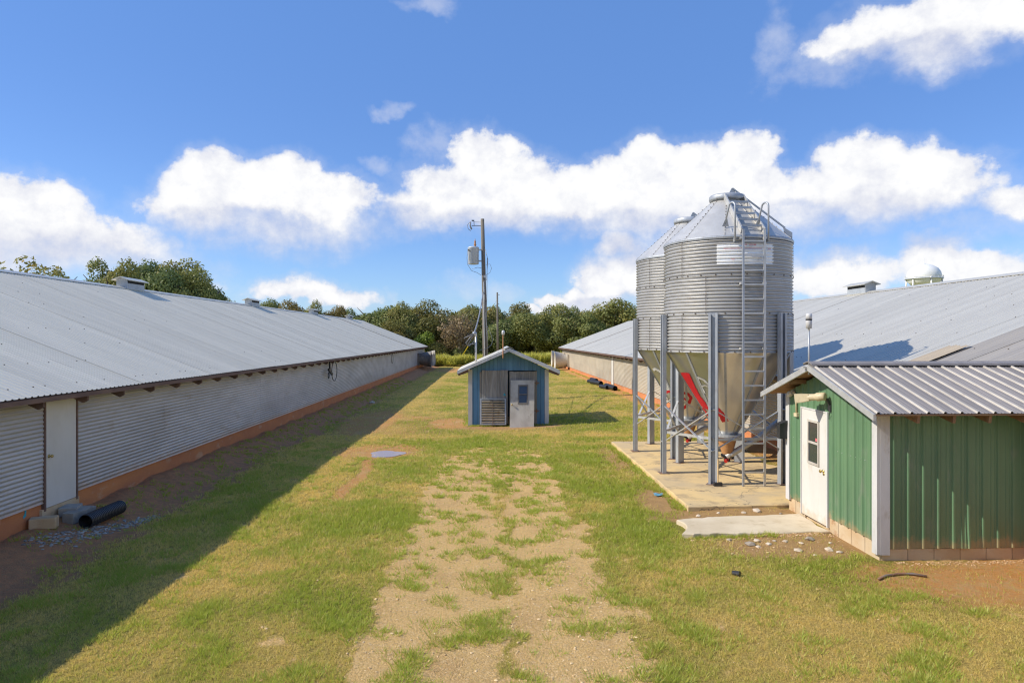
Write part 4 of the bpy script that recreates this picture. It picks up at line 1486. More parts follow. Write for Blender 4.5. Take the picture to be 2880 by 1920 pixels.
for (xa, xb_, side_) in ((BX0 - .025, BX0 + .145, -1), (BX1 - .145, BX1 + .025, 1)):
    part('corner_board', MB().box(xa, xb_, BY0 - .026, BY0 - .002, -.06, 2.30), 'white_paint', bsd)
    xs = BX0 - .026 if side_ < 0 else BX1 + .001
    part('corner_board', MB().box(xs, xs + .025, BY0 - .001, BY0 + .15, -.06, 2.28), 'white_paint', bsd)
part('footing', MB().box(BX0 + .01, BX1 - .01, BY0 + .03, BY1 - .01, -.35, -.02), 'concrete', bsd)
# roof
EZ, RZ = 2.27, 3.20
BF, BB = 28.1, 32.05
for s, xe in ((-1, -1.33), (1, 2.90)):
    part('roof_deck', MB().prism([(BC, BF, RZ - .02), (xe, BF, EZ - .02), (xe, BF, EZ - .06), (BC, BF, RZ - .06)], (0, BB - BF, 0)), 'barn_wood', bsd)
    yk = BF
    k = 0
    while yk < BB - .1:
        w_ = min(.8, BB - yk)
        mb = MB()
        prof = []
        for q in range(5):
            u = q * w_ / 4
            prof += [(u - .02, 0), (u, .018), (u + .02, 0)]
        for u, w2 in prof:
            mb.v.append((xe, yk + u, EZ + w2 + .004 * (k % 2)))
            mb.v.append((BC, yk + u, RZ + w2 + .004 * (k % 2)))
        for q in range(len(prof) - 1):
            a_ = 2 * q
            mb.f.append((a_, a_ + 1, a_ + 3, a_ + 2) if s > 0 else (a_, a_ + 2, a_ + 3, a_ + 1))
        part('roof_panel', mb, 'roof_tin', bsd)
        yk += .8
        k += 1
    part('rake_board', MB().prism([(BC, BF - .03, RZ + .01), (xe, BF - .03, EZ + .01), (xe, BF - .03, EZ - .13), (BC, BF - .03, RZ - .13)], (0, .03, 0)), 'white_paint', bsd)
    part('fascia_board', MB().box(min(xe, xe - s * .03), max(xe, xe - s * .03), BF + .005, BB, EZ - .14, EZ - .018), 'eave_wood', bsd)
    part('lookout', MB().prism([(xe - s * .02, BF + .06, EZ - .07), (xe - s * .45, BF + .06, EZ + .12), (xe - s * .45, BF + .06, EZ - .06), (xe - s * .05, BF + .06, EZ - .20)], (0, .05, 0)), 'eave_wood', bsd)
part('ridge_cap', MB().prism([(BC, BF - .04, RZ + .06), (BC + .2, BF - .04, RZ - .02), (BC + .2, BF - .04, RZ - .03), (BC, BF - .04, RZ + .045), (BC - .2, BF - .04, RZ - .03), (BC - .2, BF - .04, RZ - .02)], (0, BB - BF + .08, 0)), 'roof_tin', bsd)
# plank doors: seven boards left, seven right
for (nm, xa, xb_, zt_, mat, nb) in (('l', -.33, .77, 2.27, 'barn_wood', 7), ('r', .83, 1.90, 2.22, 'barn_wood', 7)):
    lf = part('door_leaf', MB().box(xa + .02, xb_ - .02, BY0 - .03, BY0 - .012, .05, .16).box(xa + .02, xb_ - .02, BY0 - .03, BY0 - .012, 1.95, 2.07), 'barn_wood', bsd)
    w_ = (xb_ - xa) / nb
    for k in range(nb):
        part('plank', MB().box(xa + k * w_ + .003, xa + (k + 1) * w_ - .003, BY0 - .058 - random.uniform(0, .006), BY0 - .031, .02 + random.uniform(0, .03), zt_ + random.uniform(-.015, .015)), mat, lf)
    if nm == 'l':
        sm = MB()
        for k in range(6):
            cx_, cz_ = .62 + random.gauss(0, .018), 1.27 + random.gauss(0, .015)
            sm.add([(cx_ + .03 * math.cos(q), BY0 - .067 - .0005 * k, cz_ + .025 * math.sin(q)) for q in np.linspace(0, 6.28, 9)[:-1]], [tuple(range(8))[::-1]])
        part('spray_mark', sm, 'teal_spray', lf)
part('door_post', MB().box(-.42, -.34, BY0 - .05, BY0 - .002, -.03, 2.20), 'barn_wood', bsd)
part('door_post', MB().box(1.90, 1.985, BY0 - .05, BY0 - .002, -.03, 2.24), 'barn_wood', bsd)
for zz in (.55, 1.72):
    part('hinge', MB().box(1.86, 2.08, BY0 - .066, BY0 - .06, zz, zz + .05).box(1.95, 2.0, BY0 - .07, BY0 - .05, zz - .06, zz + .11), 'rusty_steel', bsd)
# wind sensor and service mast
sn = part('sensor_mast', MB().tube([(.55, BF - .05, 2.80), (.55, BF - .05, 3.82)], .022, 8), 'porcelain', bsd, label='rusty pipe mast at the gable')
part('sensor_head', MB().lathe([(.03, 0), (.06, .01), (.065, .12), (.05, .17), (.001, .2)], (.56, BF - .05, 3.75), 14), 'white_paint', sn, smooth=True)
sm_ = part('service_mast', MB().tube([(-.58, 28.9, 2.5), (-.58, 28.9, 3.74)], .045, 10), 'galv_pale', bsd, smooth=True)
part('weather_head', MB().tube([(-.58, 28.9, 3.70), (-.60, 28.86, 3.82), (-.70, 28.80, 3.83)], [.05, .075, .06], 10), 'galvanised', sm_, smooth=True)
part('drip_loop', MB().tube([(-.68, 28.8, 3.80), (-.85, 28.8, 3.62), (-1.0, 28.82, 3.42), (-.93, 28.85, 3.30), (-.80, 28.9, 3.36), (-.62, 28.92, 3.40)], .018, 6)
     .tube([(-.70, 28.8, 3.82), (-.9, 28.82, 3.70), (-1.05, 28.84, 3.64), (-1.08, 28.84, 3.62)], .016, 6)
     .tube([(-.66, 28.8, 3.78), (-.80, 28.8, 3.55), (-.92, 28.82, 3.34), (-.86, 28.84, 3.28), (-.66, 28.88, 3.50)], .014, 6), 'wire_grey', sm_, smooth=True)

# louvred shutter leaning on the plank door
lv = root('louvre_shutter', (.15, 28.42, 0), 'grey louvred fan shutter leaning on the left plank door of the blue shed', 'shutter')


def lean(x, z, d=0.0):
    """point on the leaning plane"""
    return (x, 28.38 + z * .17 - d, z)


fr = MB()
for (xa, xb_) in ((-.40, -.34), (.63, .69)):
    fr.bar(lean((xa + xb_) / 2, .02), lean((xa + xb_) / 2, 1.10), .06, .06)
fr.bar(lean(-.34, 1.07), lean(.63, 1.07), .06, .06)
fr.bar(lean(-.34, .05), lean(.63, .05), .06, .06)
part('frame', fr, 'vent_tin', lv)
for k in range(9):
    z = .12 + k * .105
    p = part('slat', MB().bar(lean(-.335, z, .012), lean(.625, z, .012), .012, .085, (0, -.62, .8)), 'dirty_white', lv)
part('tie_rod', MB().bar(lean(.13, .05, .05), lean(.13, 1.06, .05), .018), 'rusty_steel', lv)
part('backing', MB().bar(lean(.145, .08, -.035), lean(.145, 1.05, -.035), .96, .005, (0, -1, 0)), 'dark_metal', lv)

# old door leaning on the right plank door
od = root('leaning_door', (1.33, 28.15, -.05), 'dirty white door with small window leaning on the right plank door of the blue shed', 'door')


def dl(x, z, d=0.0):
    return (x + (.055 * z / 2), 28.02 + (z + .06) * .235 - d, z)


def dslab(x0, x1, z0, z1, d0, d1):
    mb = MB()
    vs = [dl(x0, z0, d0), dl(x1, z0, d0), dl(x1, z1, d0), dl(x0, z1, d0), dl(x0, z0, d1), dl(x1, z0, d1), dl(x1, z1, d1), dl(x0, z1, d1)]
    return mb.add(vs, [(3, 2, 1, 0), (4, 5, 6, 7), (0, 1, 5, 4), (1, 2, 6, 5), (2, 3, 7, 6), (3, 0, 4, 7)])


slab = dslab(.83, 1.14, -.06, 1.87, 0, .045)
for a_ in ((1.56, 1.82, -.06, 1.87), (1.14, 1.56, -.06, .90), (1.14, 1.56, 1.68, 1.87)):
    q = dslab(a_[0], a_[1], a_[2], a_[3], 0, .045)
    slab.add(q.v, q.f)
part('door_slab_panel', slab, 'dirty_white', od)
fr = MB()
for a_ in ((1.14, 1.19, .90, 1.68), (1.51, 1.56, .90, 1.68), (1.19, 1.51, .90, .95), (1.19, 1.51, 1.63, 1.68), (1.19, 1.51, 1.27, 1.31)):
    q = dslab(*a_, .02, .06)
    fr.add(q.v, q.f)
part('window_frame', fr, 'frame_brown', od)
part('pane', dslab(1.19, 1.51, .95, 1.27, .02, .026), 'glass', od)
part('pane', dslab(1.19, 1.51, 1.31, 1.63, .02, .026), 'glass', od)
p0, p1 = Vector(dl(.90, .88, .045)), Vector(dl(.90, .88, .12))
part('door_knob', MB().tube([p0, p0.lerp(p1, .5), p0.lerp(p1, .6), p1], [.014, .014, .032, .028], 10), 'brass', od, smooth=True)


# ------------------------------------------------------------------ utility poles
up = root('utility_pole', (-.22, 40, -.06), 'tall wooden utility pole with grey transformer behind the blue shed', 'utility pole')
part('post', MB().tube([(-.22, 40, -.3), (-.28, 40, 4), (-.36, 40, 8), (-.42, 40, 10.6)], [.16, .145, .12, .105], 14), 'pole_wood', up, smooth=True)
tf = part('transformer', MB().lathe([(.30, 0), (.315, .02), (.32, .9), (.335, .92), (.335, .97), (.25, 1.02), (.001, 1.04)], (-.95, 40, 7.95), 28), 'transformer_grey', up, smooth=True)
part('transformer_base', MB().lathe([(.001, -.004), (.30, -.004), (.30, 0)], (-.95, 40, 7.95), 28), 'transformer_grey', tf)
part('bushing', MB().lathe([(.06, 0), (.06, .1), (.09, .12), (.05, .16), (.07, .2), (.04, .26), (.06, .3), (.02, .40), (.012, .48)], (-.85, 40, 8.96), 12), 'porcelain', tf, smooth=True)
part('hanger', MB().box(-.65, -.34, 39.95, 40.05, 8.75, 8.83).box(-.65, -.34, 39.95, 40.05, 8.1, 8.18), 'transformer_grey', tf)
part('transformer_lug', MB().bar((-1.26, 39.9, 8.78), (-1.20, 39.62, 8.72), .06).bar((-1.2, 39.66, 8.7), (-1.15, 39.64, 8.1), .02), 'bolt', tf)
part('arm', MB().bar((-.42, 40, 10.2), (-1.05, 40, 10.2), .03).bar((-.9, 40, 10.2), (-.92, 40, 10.48), .03).bar((-1.05, 40, 10.5), (-.9, 40, 10.5), .06).bar((-.42, 40, 10.4), (-.9, 40, 10.42), .015), 'dark_metal', up)
part('cutout', MB().tube([(-1.12, 40, 10.42), (-1.14, 40, 10.2), (-1.05, 40, 9.98)], .045, 8).tube([(-1.15, 40, 10.4), (-1.3, 40, 10.25), (-1.25, 40, 10.0), (-1.1, 40, 9.9)], .018, 6), 'wire_grey', up, smooth=True)
wires = [
    [(-1.26, 39.7, 8.75), (-1.32, 39.7, 8.3), (-1.28, 39.7, 7.9), (-1.05, 39.8, 7.55), (-.75, 39.85, 7.45), (-.5, 39.85, 7.3)],
    [(-1.0, 39.8, 7.65), (-.7, 39.85, 7.75), (-.45, 39.85, 7.7)],
    [(-.25, 39.85, 8.8), (-.10, 39.85, 8.2), (-.14, 39.85, 7.6), (-.18, 39.85, 7.0)],
    [(-.2, 39.85, 7.9), (.02, 39.85, 7.95), (.12, 39.85, 7.7), (.02, 39.85, 7.45), (-.2, 39.85, 7.3)],
    [(-.14, 39.83, 8.3), (-.16, 39.83, 6.2), (-.2, 39.83, 4.4), (-.1, 39.83, 2.6)],
    [(-.32, 39.83, 7.0), (-.26, 39.82, 5.2), (-.14, 39.82, 4.0), (-.08, 39.82, 2.2)],
]
part('pole_wire', MB().tube(wires[0], .012, 5).tube(wires[1], .012, 5).tube(wires[2], .014, 5).tube(wires[3], .010, 5).tube(wires[4], .02, 6).tube(wires[5], .018, 6), 'wire_grey', up, smooth=True)
part('ground_conduit', MB().tube([(-.36, 39.84, 6.9), (-.30, 39.84, 3.0), (-.26, 39.84, -.1)], .03, 6), 'galv_pale', up)
part('tag', MB().box(-.35, -.21, 39.86, 39.865, 7.15, 7.3), 'white_paint', up)
sag = []
for i in range(13):
    t_ = i / 12
    p = Vector((-.38, 39.85, 6.3)).lerp(Vector((-.66, 28.82, 3.82)), t_)
    sag.append((p.x, p.y, p.z - 1.1 * t_ * (1 - t_)))
mb = MB().tube(sag, .032, 6).tube([(x + .03 * math.sin(9 * k), y_, z + .03 * math.cos(9 * k)) for k, (x, y_, z) in enumerate(sag)], .018, 5)
part('service_drop', mb, 'wire_grey', up, smooth=True)
sag2 = []
for i in range(9):
    t_ = i / 8
    p = Vector((-.18, 39.85, 4.4)).lerp(Vector((-.45, 28.95, 3.1)), t_)
    sag2.append((p.x + .45 * math.sin(math.pi * t_), p.y, p.z - 1.3 * t_ * (1 - t_)))
part('service_drop', MB().tube(sag2, .014, 5), 'wire_dark', up, smooth=True)

u2 = root('utility_pole', (.96, 85, 0), 'slim bare utility pole standing far back near the tree line', 'utility pole')
part('post', MB().tube([(1.04, 85, -.3), (.99, 85, 5), (.95, 85, 9.35)], [.15, .13, .10], 10), 'pole_wood', u2, smooth=True)
part('insulator', MB().bar((.95, 85, 9.1), (1.25, 85, 9.02), .04).bar((.95, 85, 7.9), (1.2, 85, 7.9), .05), 'dark_metal', u2)
ga, gb = Vector((.96, 85, 8.5)), Vector((-4.3, 92.5, .3))
part('guy_wire', MB().tube([ga, gb], .010, 4), 'wire_grey', u2)
part('guy_guard', MB().tube([ga.lerp(gb, .72), ga.lerp(gb, .95)], .055, 8), 'yellow_plastic', u2)


# ------------------------------------------------------------------ water tower
wt = root('water_tower', (175.3, 270, 0), 'white water tower rising far behind the right poultry house', 'water tower')
prof = [(.01, 33.7), (1.5, 33.55), (3.2, 33.0), (4.9, 31.9), (5.9, 30.4), (6.15, 29.2), (6.15, 27.6), (5.9, 26.6), (4.8, 25.4), (2.5, 24.3), (.8, 24.0), (.8, 0)]
part('tank', MB().lathe(prof, (175.3, 270, 0), 48), 'tower_white', wt, smooth=True)
part('catwalk', MB().lathe([(6.15, 27.55), (6.85, 27.55), (6.85, 27.75), (6.15, 27.75)], (175.3, 270, 0), 48), 'galvanised', wt)
rl = MB().lathe([(6.75, 28.7), (6.82, 28.7), (6.82, 28.8), (6.75, 28.8)], (175.3, 270, 0), 48)
for k in range(24):
    a = R(15 * k)
    rl.bar((175.3 + 6.78 * math.cos(a), 270 + 6.78 * math.sin(a), 27.7), (175.3 + 6.78 * math.cos(a), 270 + 6.78 * math.sin(a), 28.75), .08)
part('railing', rl, 'tower_white', wt)
for k in range(6):
    a = R(60 * k + 20)
    part('leg', MB().tube([(175.3 + 6.1 * math.cos(a), 270 + 6.1 * math.sin(a), 28.2), (175.3 + 8.5 * math.cos(a), 270 + 8.5 * math.sin(a), -1)], .30, 10), 'tower_white', wt, smooth=True)
part('finial', MB().lathe([(.5, 33.5), (.45, 33.9), (.05, 34.1), (.04, 36.0)], (175.3, 270, 0), 10), 'tower_white', wt)


# ------------------------------------------------------------------ loose things by the buildings
def rpipe(name, p, q, r, label, group=None, rib=.05):
    """corrugated plastic drain pipe, hollow"""
    p, q = Vector(p), Vector(q)
    L = (q - p).length
    n = int(L / rib) * 2
    pts = [p.lerp(q, i / n) for i in range(n + 1)]
    mb = MB().tube(pts, [r * (1.0 if i % 2 else 0.93) for i in range(n + 1)], 18, cap=False)
    o = root(name, (p.x, p.y, p.z - r), label, 'drain pipe', group)
    part('pipe_wall', mb, 'black_plastic', o, smooth=False)
    inner = MB().tube([p.lerp(q, i / 4) for i in range(5)], r * .88, 18, cap=False)
    inner.f = [tuple(reversed(f)) for f in inner.f]
    part('pipe_bore', inner, 'black_plastic', o, smooth=True)
    return o


def gp(x, y, up=0.0):
    return (x, y, gz1(x, y) + up)


rpipe('drain_pipe', gp(-7.44, 12.82, .13), gp(-7.42, 13.98, .14), .135, 'short black corrugated drain pipe lying near the white door of the left house')
G5 = 'black drain pipe pieces by the right house'
for (a_, b_, lb) in (((7.60, 52.3), (7.85, 51.0), 'shortest black pipe piece, farthest left of the heap by the right house'),
                     ((8.15, 54.6), (8.30, 52.7), 'black pipe piece lying nearest the right house wall'),
                     ((7.62, 50.9), (8.02, 48.9), 'long black pipe piece in the middle of the heap by the right house'),
                     ((7.62, 46.7), (7.85, 45.3), 'smaller black pipe piece beside the nearest one by the right house'),
                     ((7.98, 46.6), (8.12, 43.9), 'long black pipe piece nearest the feed bins, open end towards the yard')):
    rr = .17 if 'long' in lb else .14
    rpipe('drain_pipe', gp(*a_, rr), gp(*b_, rr), rr, lb, G5, .09)


def cinder(name, c, size, rz, label, hole=True, mat='block_grey', rx=0.0):
    """hollow concrete block: six faces with recessed cores"""
    L, Wd, H = size
    mb = MB()
    ch = .012
    # outer shell with chipped corners
    k0 = [(-L / 2, -Wd / 2), (L / 2, -Wd / 2), (L / 2, Wd / 2), (-L / 2, Wd / 2)]
    ring = []
    for i in range(4):
        p, q = Vector(k0[i]), Vector(k0[(i + 1) % 4])
        for t_ in (.04, .3, .6, .96):
            v = p.lerp(q, t_)
            ring.append((v.x + random.uniform(-.006, .006), v.y + random.uniform(-.006, .006)))
    n = len(ring)
    vs = [(x, y, 0) for x, y in ring] + [(x, y, H - ch + random.uniform(-.006, .006)) for x, y in ring] + [(x * .96, y * .94, H) for x, y in ring]
    fs = [(i, (i + 1) % n, n + (i + 1) % n, n + i) for i in range(n)] + [(n + i, n + (i + 1) % n, 2 * n + (i + 1) % n, 2 * n + i) for i in range(n)]
    fs.append(tuple(range(2 * n, 3 * n)))
    mb.add(vs, fs)
    if hole:
        for s in (-1, 1):
            mb.box(s * L * .24 - L * .15, s * L * .24 + L * .15, -Wd / 2 - .002, -Wd / 2 + .004, H * .2, H * .8)
    o = single(name, mb, mat, label, 'block')
    o.location = c
    o.rotation_euler = (rx, 0, rz)
    return o


cinder('concrete_block', gp(-8.0, 12.52, -.01), (.42, .22, .19), .35, 'tan concrete block with a round hole, nearest the camera by the left house', False, 'foundation_block')
bk_ = bpy.data.objects['concrete_block']
hb = MB().tube([(-8.13, 12.36, gz1(-8.1, 12.4) + .07), (-8.12, 12.44, gz1(-8.1, 12.4) + .07)], .028, 10)
cinder('concrete_block', gp(-7.80, 13.25, -.01), (.24, .62, .20), -.12, 'long grey concrete block lying beside the black drain pipe', False)
cinder('concrete_block', gp(-8.02, 13.35, -.01), (.30, .40, .16), .25, 'small grey concrete block by the sill of the white door', False)


def rock_mesh(name, mat, seed, flat=.6):
    r_ = random.Random(seed)
    mb = MB()
    t1 = (1 + 5 ** .5) / 2
    vs = [(-1, t1, 0), (1, t1, 0), (-1, -t1, 0), (1, -t1, 0), (0, -1, t1), (0, 1, t1), (0, -1, -t1), (0, 1, -t1), (t1, 0, -1), (t1, 0, 1), (-t1, 0, -1), (-t1, 0, 1)]
    vs = [Vector(v).normalized() * r_.uniform(.7, 1.15) for v in vs]
    vs = [(v.x, v.y * .8, v.z * flat) for v in vs]
    fs = [(0, 11, 5), (0, 5, 1), (0, 1, 7), (0, 7, 10), (0, 10, 11), (1, 5, 9), (5, 11, 4), (11, 10, 2), (10, 7, 6), (7, 1, 8), (3, 9, 4), (3, 4, 2), (3, 2, 6), (3, 6, 8), (3, 8, 9), (4, 9, 5), (2, 4, 11), (6, 2, 10), (8, 6, 7), (9, 8, 1)]
    mb.add(vs, fs)
    return mb


# rubble in front of the door slab
rub = [(4.42, 11.45, .11), (4.60, 11.62, .08), (4.72, 11.40, .07), (4.88, 11.55, .05), (5.05, 11.50, .06), (5.28, 11.40, .055), (5.50, 11.55, .10), (5.05, 11.0, .09), (5.55, 11.0, .10), (5.65, 10.85, .06), (4.5, 11.3, .06), (5.2, 10.75, .04), (4.15, 11.72, .06), (5.75, 11.35, .045)]
for k, (x, y_, s) in enumerate(rub):
    me = rock_mesh('stone', None, 100 + k, .5)
    o = single('stone', me, 'stone_white' if k % 3 else 'stone', 'pale broken stone in the red dirt before the door slab', 'stone', 'broken stones before the door slab')
    o.location = (x, y_, gz1(x, y_) + s * .12)
    o.scale = (s, s, s * .9)
    o.rotation_euler = (0, 0, k * 1.7)
for k, (x, y_, s) in enumerate([(5.05, 13.42, .055), (5.35, 13.50, .10), (4.55, 13.45, .05), (5.75, 13.3, .04), (4.1, 13.3, .06)]):
    o = single('stone', rock_mesh('stone', None, 140 + k, .6), 'stone_white' if k % 2 == 0 else 'stone', 'stone lying in the dirt gap between the pad and the door slab', 'stone', 'stones in the dirt gap behind the door slab')
    o.location = (x, y_, gz1(x, y_) + s * .15)
    o.scale = (s, s, s)
    o.rotation_euler = (0, 0, k * 2.3)
o = single('stone', rock_mesh('stone', None, 160, .5), 'stone_white', 'pale stone lying in the shaded grass along the left house', 'stone')
o.location = gp(-6.75, 39.4, .05)
o.scale = (.22, .5, .2)

# curved dark hose bit, small black lump, blue scrap, brown leaf clod
pts = [(5.58, 9.62), (5.75, 9.72), (5.95, 9.77), (6.15, 9.74), (6.3, 9.64)]
single('hose_piece', MB().tube([gp(x, y_, .022) for x, y_ in pts], .018, 8), 'rusty_steel', 'short curved dark hose lying on the clay before the green shed', 'hose', smooth=True)
single('plastic_lump', MB().tube([gp(3.62, 10.06, .03), gp(3.70, 9.98, .04)], [.035, .042], 10), 'black_plastic', 'small black plastic cap lying in the grass left of the green shed', 'plastic cap')
mb = MB()
r_ = random.Random(3)
g_ = [[(3.66 + i * .07 + r_.uniform(-.02, .02), 15.05 + j * .07 + r_.uniform(-.02, .02), gz1(3.7, 15.05) + .02 + r_.uniform(0, .05)) for i in range(4)] for j in range(3)]
for j in range(2):
    for i in range(3):
        mb.add([g_[j][i], g_[j][i + 1], g_[j + 1][i + 1], g_[j + 1][i]], [(0, 1, 2, 3)])
single('plastic_scrap', mb, 'blue_plastic_bag', 'crumpled pale blue scrap beside the edge of the concrete pad', 'litter')


# ------------------------------------------------------------------ many small stones (uncountable)
def stone_field(name, pts, mat, label, cat):
    V, F = [], []
    protos = [rock_mesh('p', None, 300 + k, .55) for k in range(6)]
    PV = [np.array(p.v) for p in protos]
    PF = np.array(protos[0].f)
    vs, fs = [], []
    k = 0
    for i, (x, y_, s) in enumerate(pts):
        a = rng.uniform(0, 6.28)
        c_, s_ = math.cos(a), math.sin(a)
        P_ = PV[i % 6] * s * np.array([1.0, .9, rng.uniform(.6, 1.0)])
        Q = np.stack([P_[:, 0] * c_ - P_[:, 1] * s_, P_[:, 0] * s_ + P_[:, 1] * c_, P_[:, 2]], 1)
        vs.append(Q + np.array([x, y_, 0]))
        fs.append(PF + k)
        k += 12
    vs = np.concatenate(vs)
    n = len(pts)
    zz = gz(np.array([p[0] for p in pts]), np.array([p[1] for p in pts])) + np.array([p[2] for p in pts]) * .12
    vs[:, 2] += np.repeat(zz, 12)
    me = bpy.data.meshes.new(name)
    me.from_pydata(vs.tolist(), [], np.concatenate(fs).tolist())
    # each stone its own tone
    col_ = np.repeat(rng.uniform(0, 1, n), 12)
    ca = me.color_attributes.new('tint', 'FLOAT_COLOR', 'POINT')
    ca.data.foreach_set('color', np.stack([col_, col_, col_, np.ones_like(col_)], 1).ravel().astype(np.float32))
    me.materials.append(MATS[mat])
    o = bpy.data.objects.new(name, me)
    COL.objects.link(o)
    o['kind'] = 'stuff'
    o['label'] = label
    o['category'] = cat
    return o


m, t, bs = base_mat('gravel_stone')
at = t.n('ShaderNodeAttribute', attribute_name='tint')
t.put(bs, 'Base Color', t.mix(at.outputs['Fac'], (.52, .34, .15, 1), (.86, .64, .35, 1)))
t.put(bs, 'Roughness', .95)
m, t, bs = base_mat('crushed_stone')
at = t.n('ShaderNodeAttribute', attribute_name='tint')
t.put(bs, 'Base Color', t.mix(at.outputs['Fac'], (.20, .18, .15, 1), (.46, .43, .38, 1)))
t.put(bs, 'Roughness', .95)

m, t, bs = base_mat('earth_crumb')
at = t.n('ShaderNodeAttribute', attribute_name='tint')
t.put(bs, 'Base Color', t.mix(at.outputs['Fac'], (.40, .22, .09, 1), (.62, .43, .25, 1)))
t.put(bs, 'Roughness', .95)
N = 60000
yy = 6.3 * (22 / 6.3) ** rng.uniform(0, 1, N)
xx = rng.uniform(-5, 5, N)
b_, c_, e_, s_, d_ = masks(xx, yy)
keep = rng.uniform(0, 1, N) < np.clip(b_ * 0.9 + c_ * .25 + e_ * .5 + .02, 0, 1) * np.where(np.abs(xx - .9) < .8, 1, .65)
big = rng.pareto(2.6, N)
pts = [(x, y_, min(.0045 + .0048 * g, .030)) for x, y_, g, k in zip(xx, yy, big, keep) if k and not (3.3 < x and 11.8 < y_)]
stone_field('gravel', pts[:17000], 'gravel_stone', 'fine gravel strewn over the bare wheel track', 'gravel')
pts = []
for k in range(420):
    t_ = rng.uniform(0, 1)
    w_ = .26 * (1 - .55 * t_)
    pts.append((-7.62 + .78 * t_ + rng.normal(0, w_ * .6), 11.75 + 2.5 * t_ + rng.normal(0, .12), rng.uniform(.015, .05)))
stone_field('crushed_stone', pts, 'crushed_stone', 'grey crushed stone spilled along the black drain pipe', 'gravel')
pts = [(rng.uniform(3.4, 6.1), 11.86 + rng.normal(0, .06), rng.uniform(.008, .035)) for k in range(240)] + \
      [(rng.uniform(3.6, 6.0), rng.uniform(10.6, 11.8), rng.uniform(.006, .02)) for k in range(260)] + \
      [(rng.uniform(6.3, 9.0), 10.36 + rng.normal(0, .07), rng.uniform(.006, .025)) for k in range(260)]
stone_field('dirt_crumbs', pts, 'earth_crumb', 'crumbled earth and chips along the slab and the green shed', 'gravel')


# ------------------------------------------------------------------ grass blades
def grass(n, ymin, ymax, xl, xr):
    y_ = ymin * (ymax / ymin) ** rng.uniform(0, 1, n)
    x_ = rng.uniform(0, 1, n) * (xr - xl) + xl
    vis = (x_ > -0.80 * y_ - .5) & (x_ < 0.84 * y_ + .5)
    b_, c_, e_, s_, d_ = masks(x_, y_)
    fr = np.where(y_ < 15, 13.0, np.where(y_ < 30, 6.0, 3.0))
    n5 = fbm(x_ * fr, y_ * fr * .7, 77, 3)
    dens_ = np.clip((1 - b_ * 0.82) * (1 - c_ * .97) * (1 - e_ * 1.0) * (1 - s_ * 1.0), 0, 1) * np.clip(.08 + 5.0 * (n5 - .42), .04, 1)
    ok = vis & (rng.uniform(0, 1, n) < dens_)
    ok &= ~((x_ > 3.95) & (y_ > 13.65) & (y_ < 22.6) & (x_ < 8.6)) & ~((x_ > 3.42) & (y_ > 11.9) & (y_ < 13.2)) & ~((x_ > 5.95) & (y_ > 10.2) & (y_ < 14))
    ok &= ~((x_ > -.95) & (x_ < 2.55) & (y_ > 28.0) & (y_ < 31.8)) & (x_ > -8.1) & (x_ < 8.5)
    ok &= ~(((x_ + 3.22) / .62) ** 2 + ((y_ - 21.45) / .72) ** 2 < 1)
    x_, y_, d_, n5, b_ = x_[ok], y_[ok], d_[ok], n5[ok], b_[ok]
    lit_ = (b_ > .55) & (rng.uniform(0, 1, len(x_)) < .9)      # dead stalks lying on the bare track
    d_ = np.where(lit_, 1.3, d_)
    k = len(x_)
    zg = gz(x_, y_)
    far = np.clip(y_ / 8.0, .8, 4.0)
    h = rng.uniform(.014, .042, k) * (1 + .9 * (n5 - .5)) * np.clip(far, 1, 1.7) * (1.30 - .5 * d_)
    w_ = rng.uniform(.0020, .0044, k) * far
    a = rng.uniform(0, 2 * math.pi, k)
    ln = rng.uniform(.1, 1.0, k) * h
    ln = np.where(lit_, h * 1.6, ln)
    h = np.where(lit_, h * .25, h)
    la = rng.uniform(0, 2 * math.pi, k)
    dx, dy = np.cos(a) * w_, np.sin(a) * w_
    v0 = np.stack([x_ - dx, y_ - dy, zg - .004], 1)
    v1 = np.stack([x_ + dx, y_ + dy, zg - .004], 1)
    v2 = np.stack([x_ + np.cos(la) * ln, y_ + np.sin(la) * ln, zg + h], 1)
    V = np.stack([v0, v1, v2], 1).reshape(-1, 3)
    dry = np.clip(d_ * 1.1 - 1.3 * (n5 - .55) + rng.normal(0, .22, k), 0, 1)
    return V, np.repeat(np.stack([dry, rng.uniform(0, 1, k) * np.where(dry > .35, 1, .7), np.zeros(k), np.ones(k)], 1), 3, axis=0)


def tri_object(name, V, Ccol, mat, label, cat):
    k = len(V) // 3
    me = bpy.data.meshes.new(name)
    me.vertices.add(len(V))
    me.vertices.foreach_set('co', V.astype(np.float32).ravel())
    me.loops.add(len(V))
    me.loops.foreach_set('vertex_index', np.arange(len(V), dtype=np.int32))
    me.polygons.add(k)
    me.polygons.foreach_set('loop_start', (np.arange(k) * 3).astype(np.int32))
    me.update(calc_edges=True)
    ca = me.color_attributes.new('tint', 'FLOAT_COLOR', 'POINT')
    ca.data.foreach_set('color', Ccol.astype(np.float32).ravel())
    me.materials.append(MATS[mat])
    o = bpy.data.objects.new(name, me)
    COL.objects.link(o)
    o['kind'] = 'stuff'
    o['label'] = label
    o['category'] = cat
    return o


V1, C1 = grass(1800000, 6.2, 26, -8.5, 9.5)
V2, C2 = grass(380000, 22, 92, -8.2, 8.6)
tri_object('grass', np.concatenate([V1, V2]), np.concatenate([C1, C2]), 'grass_blade', 'short mown grass of the yard, green mixed with straw', 'grass')




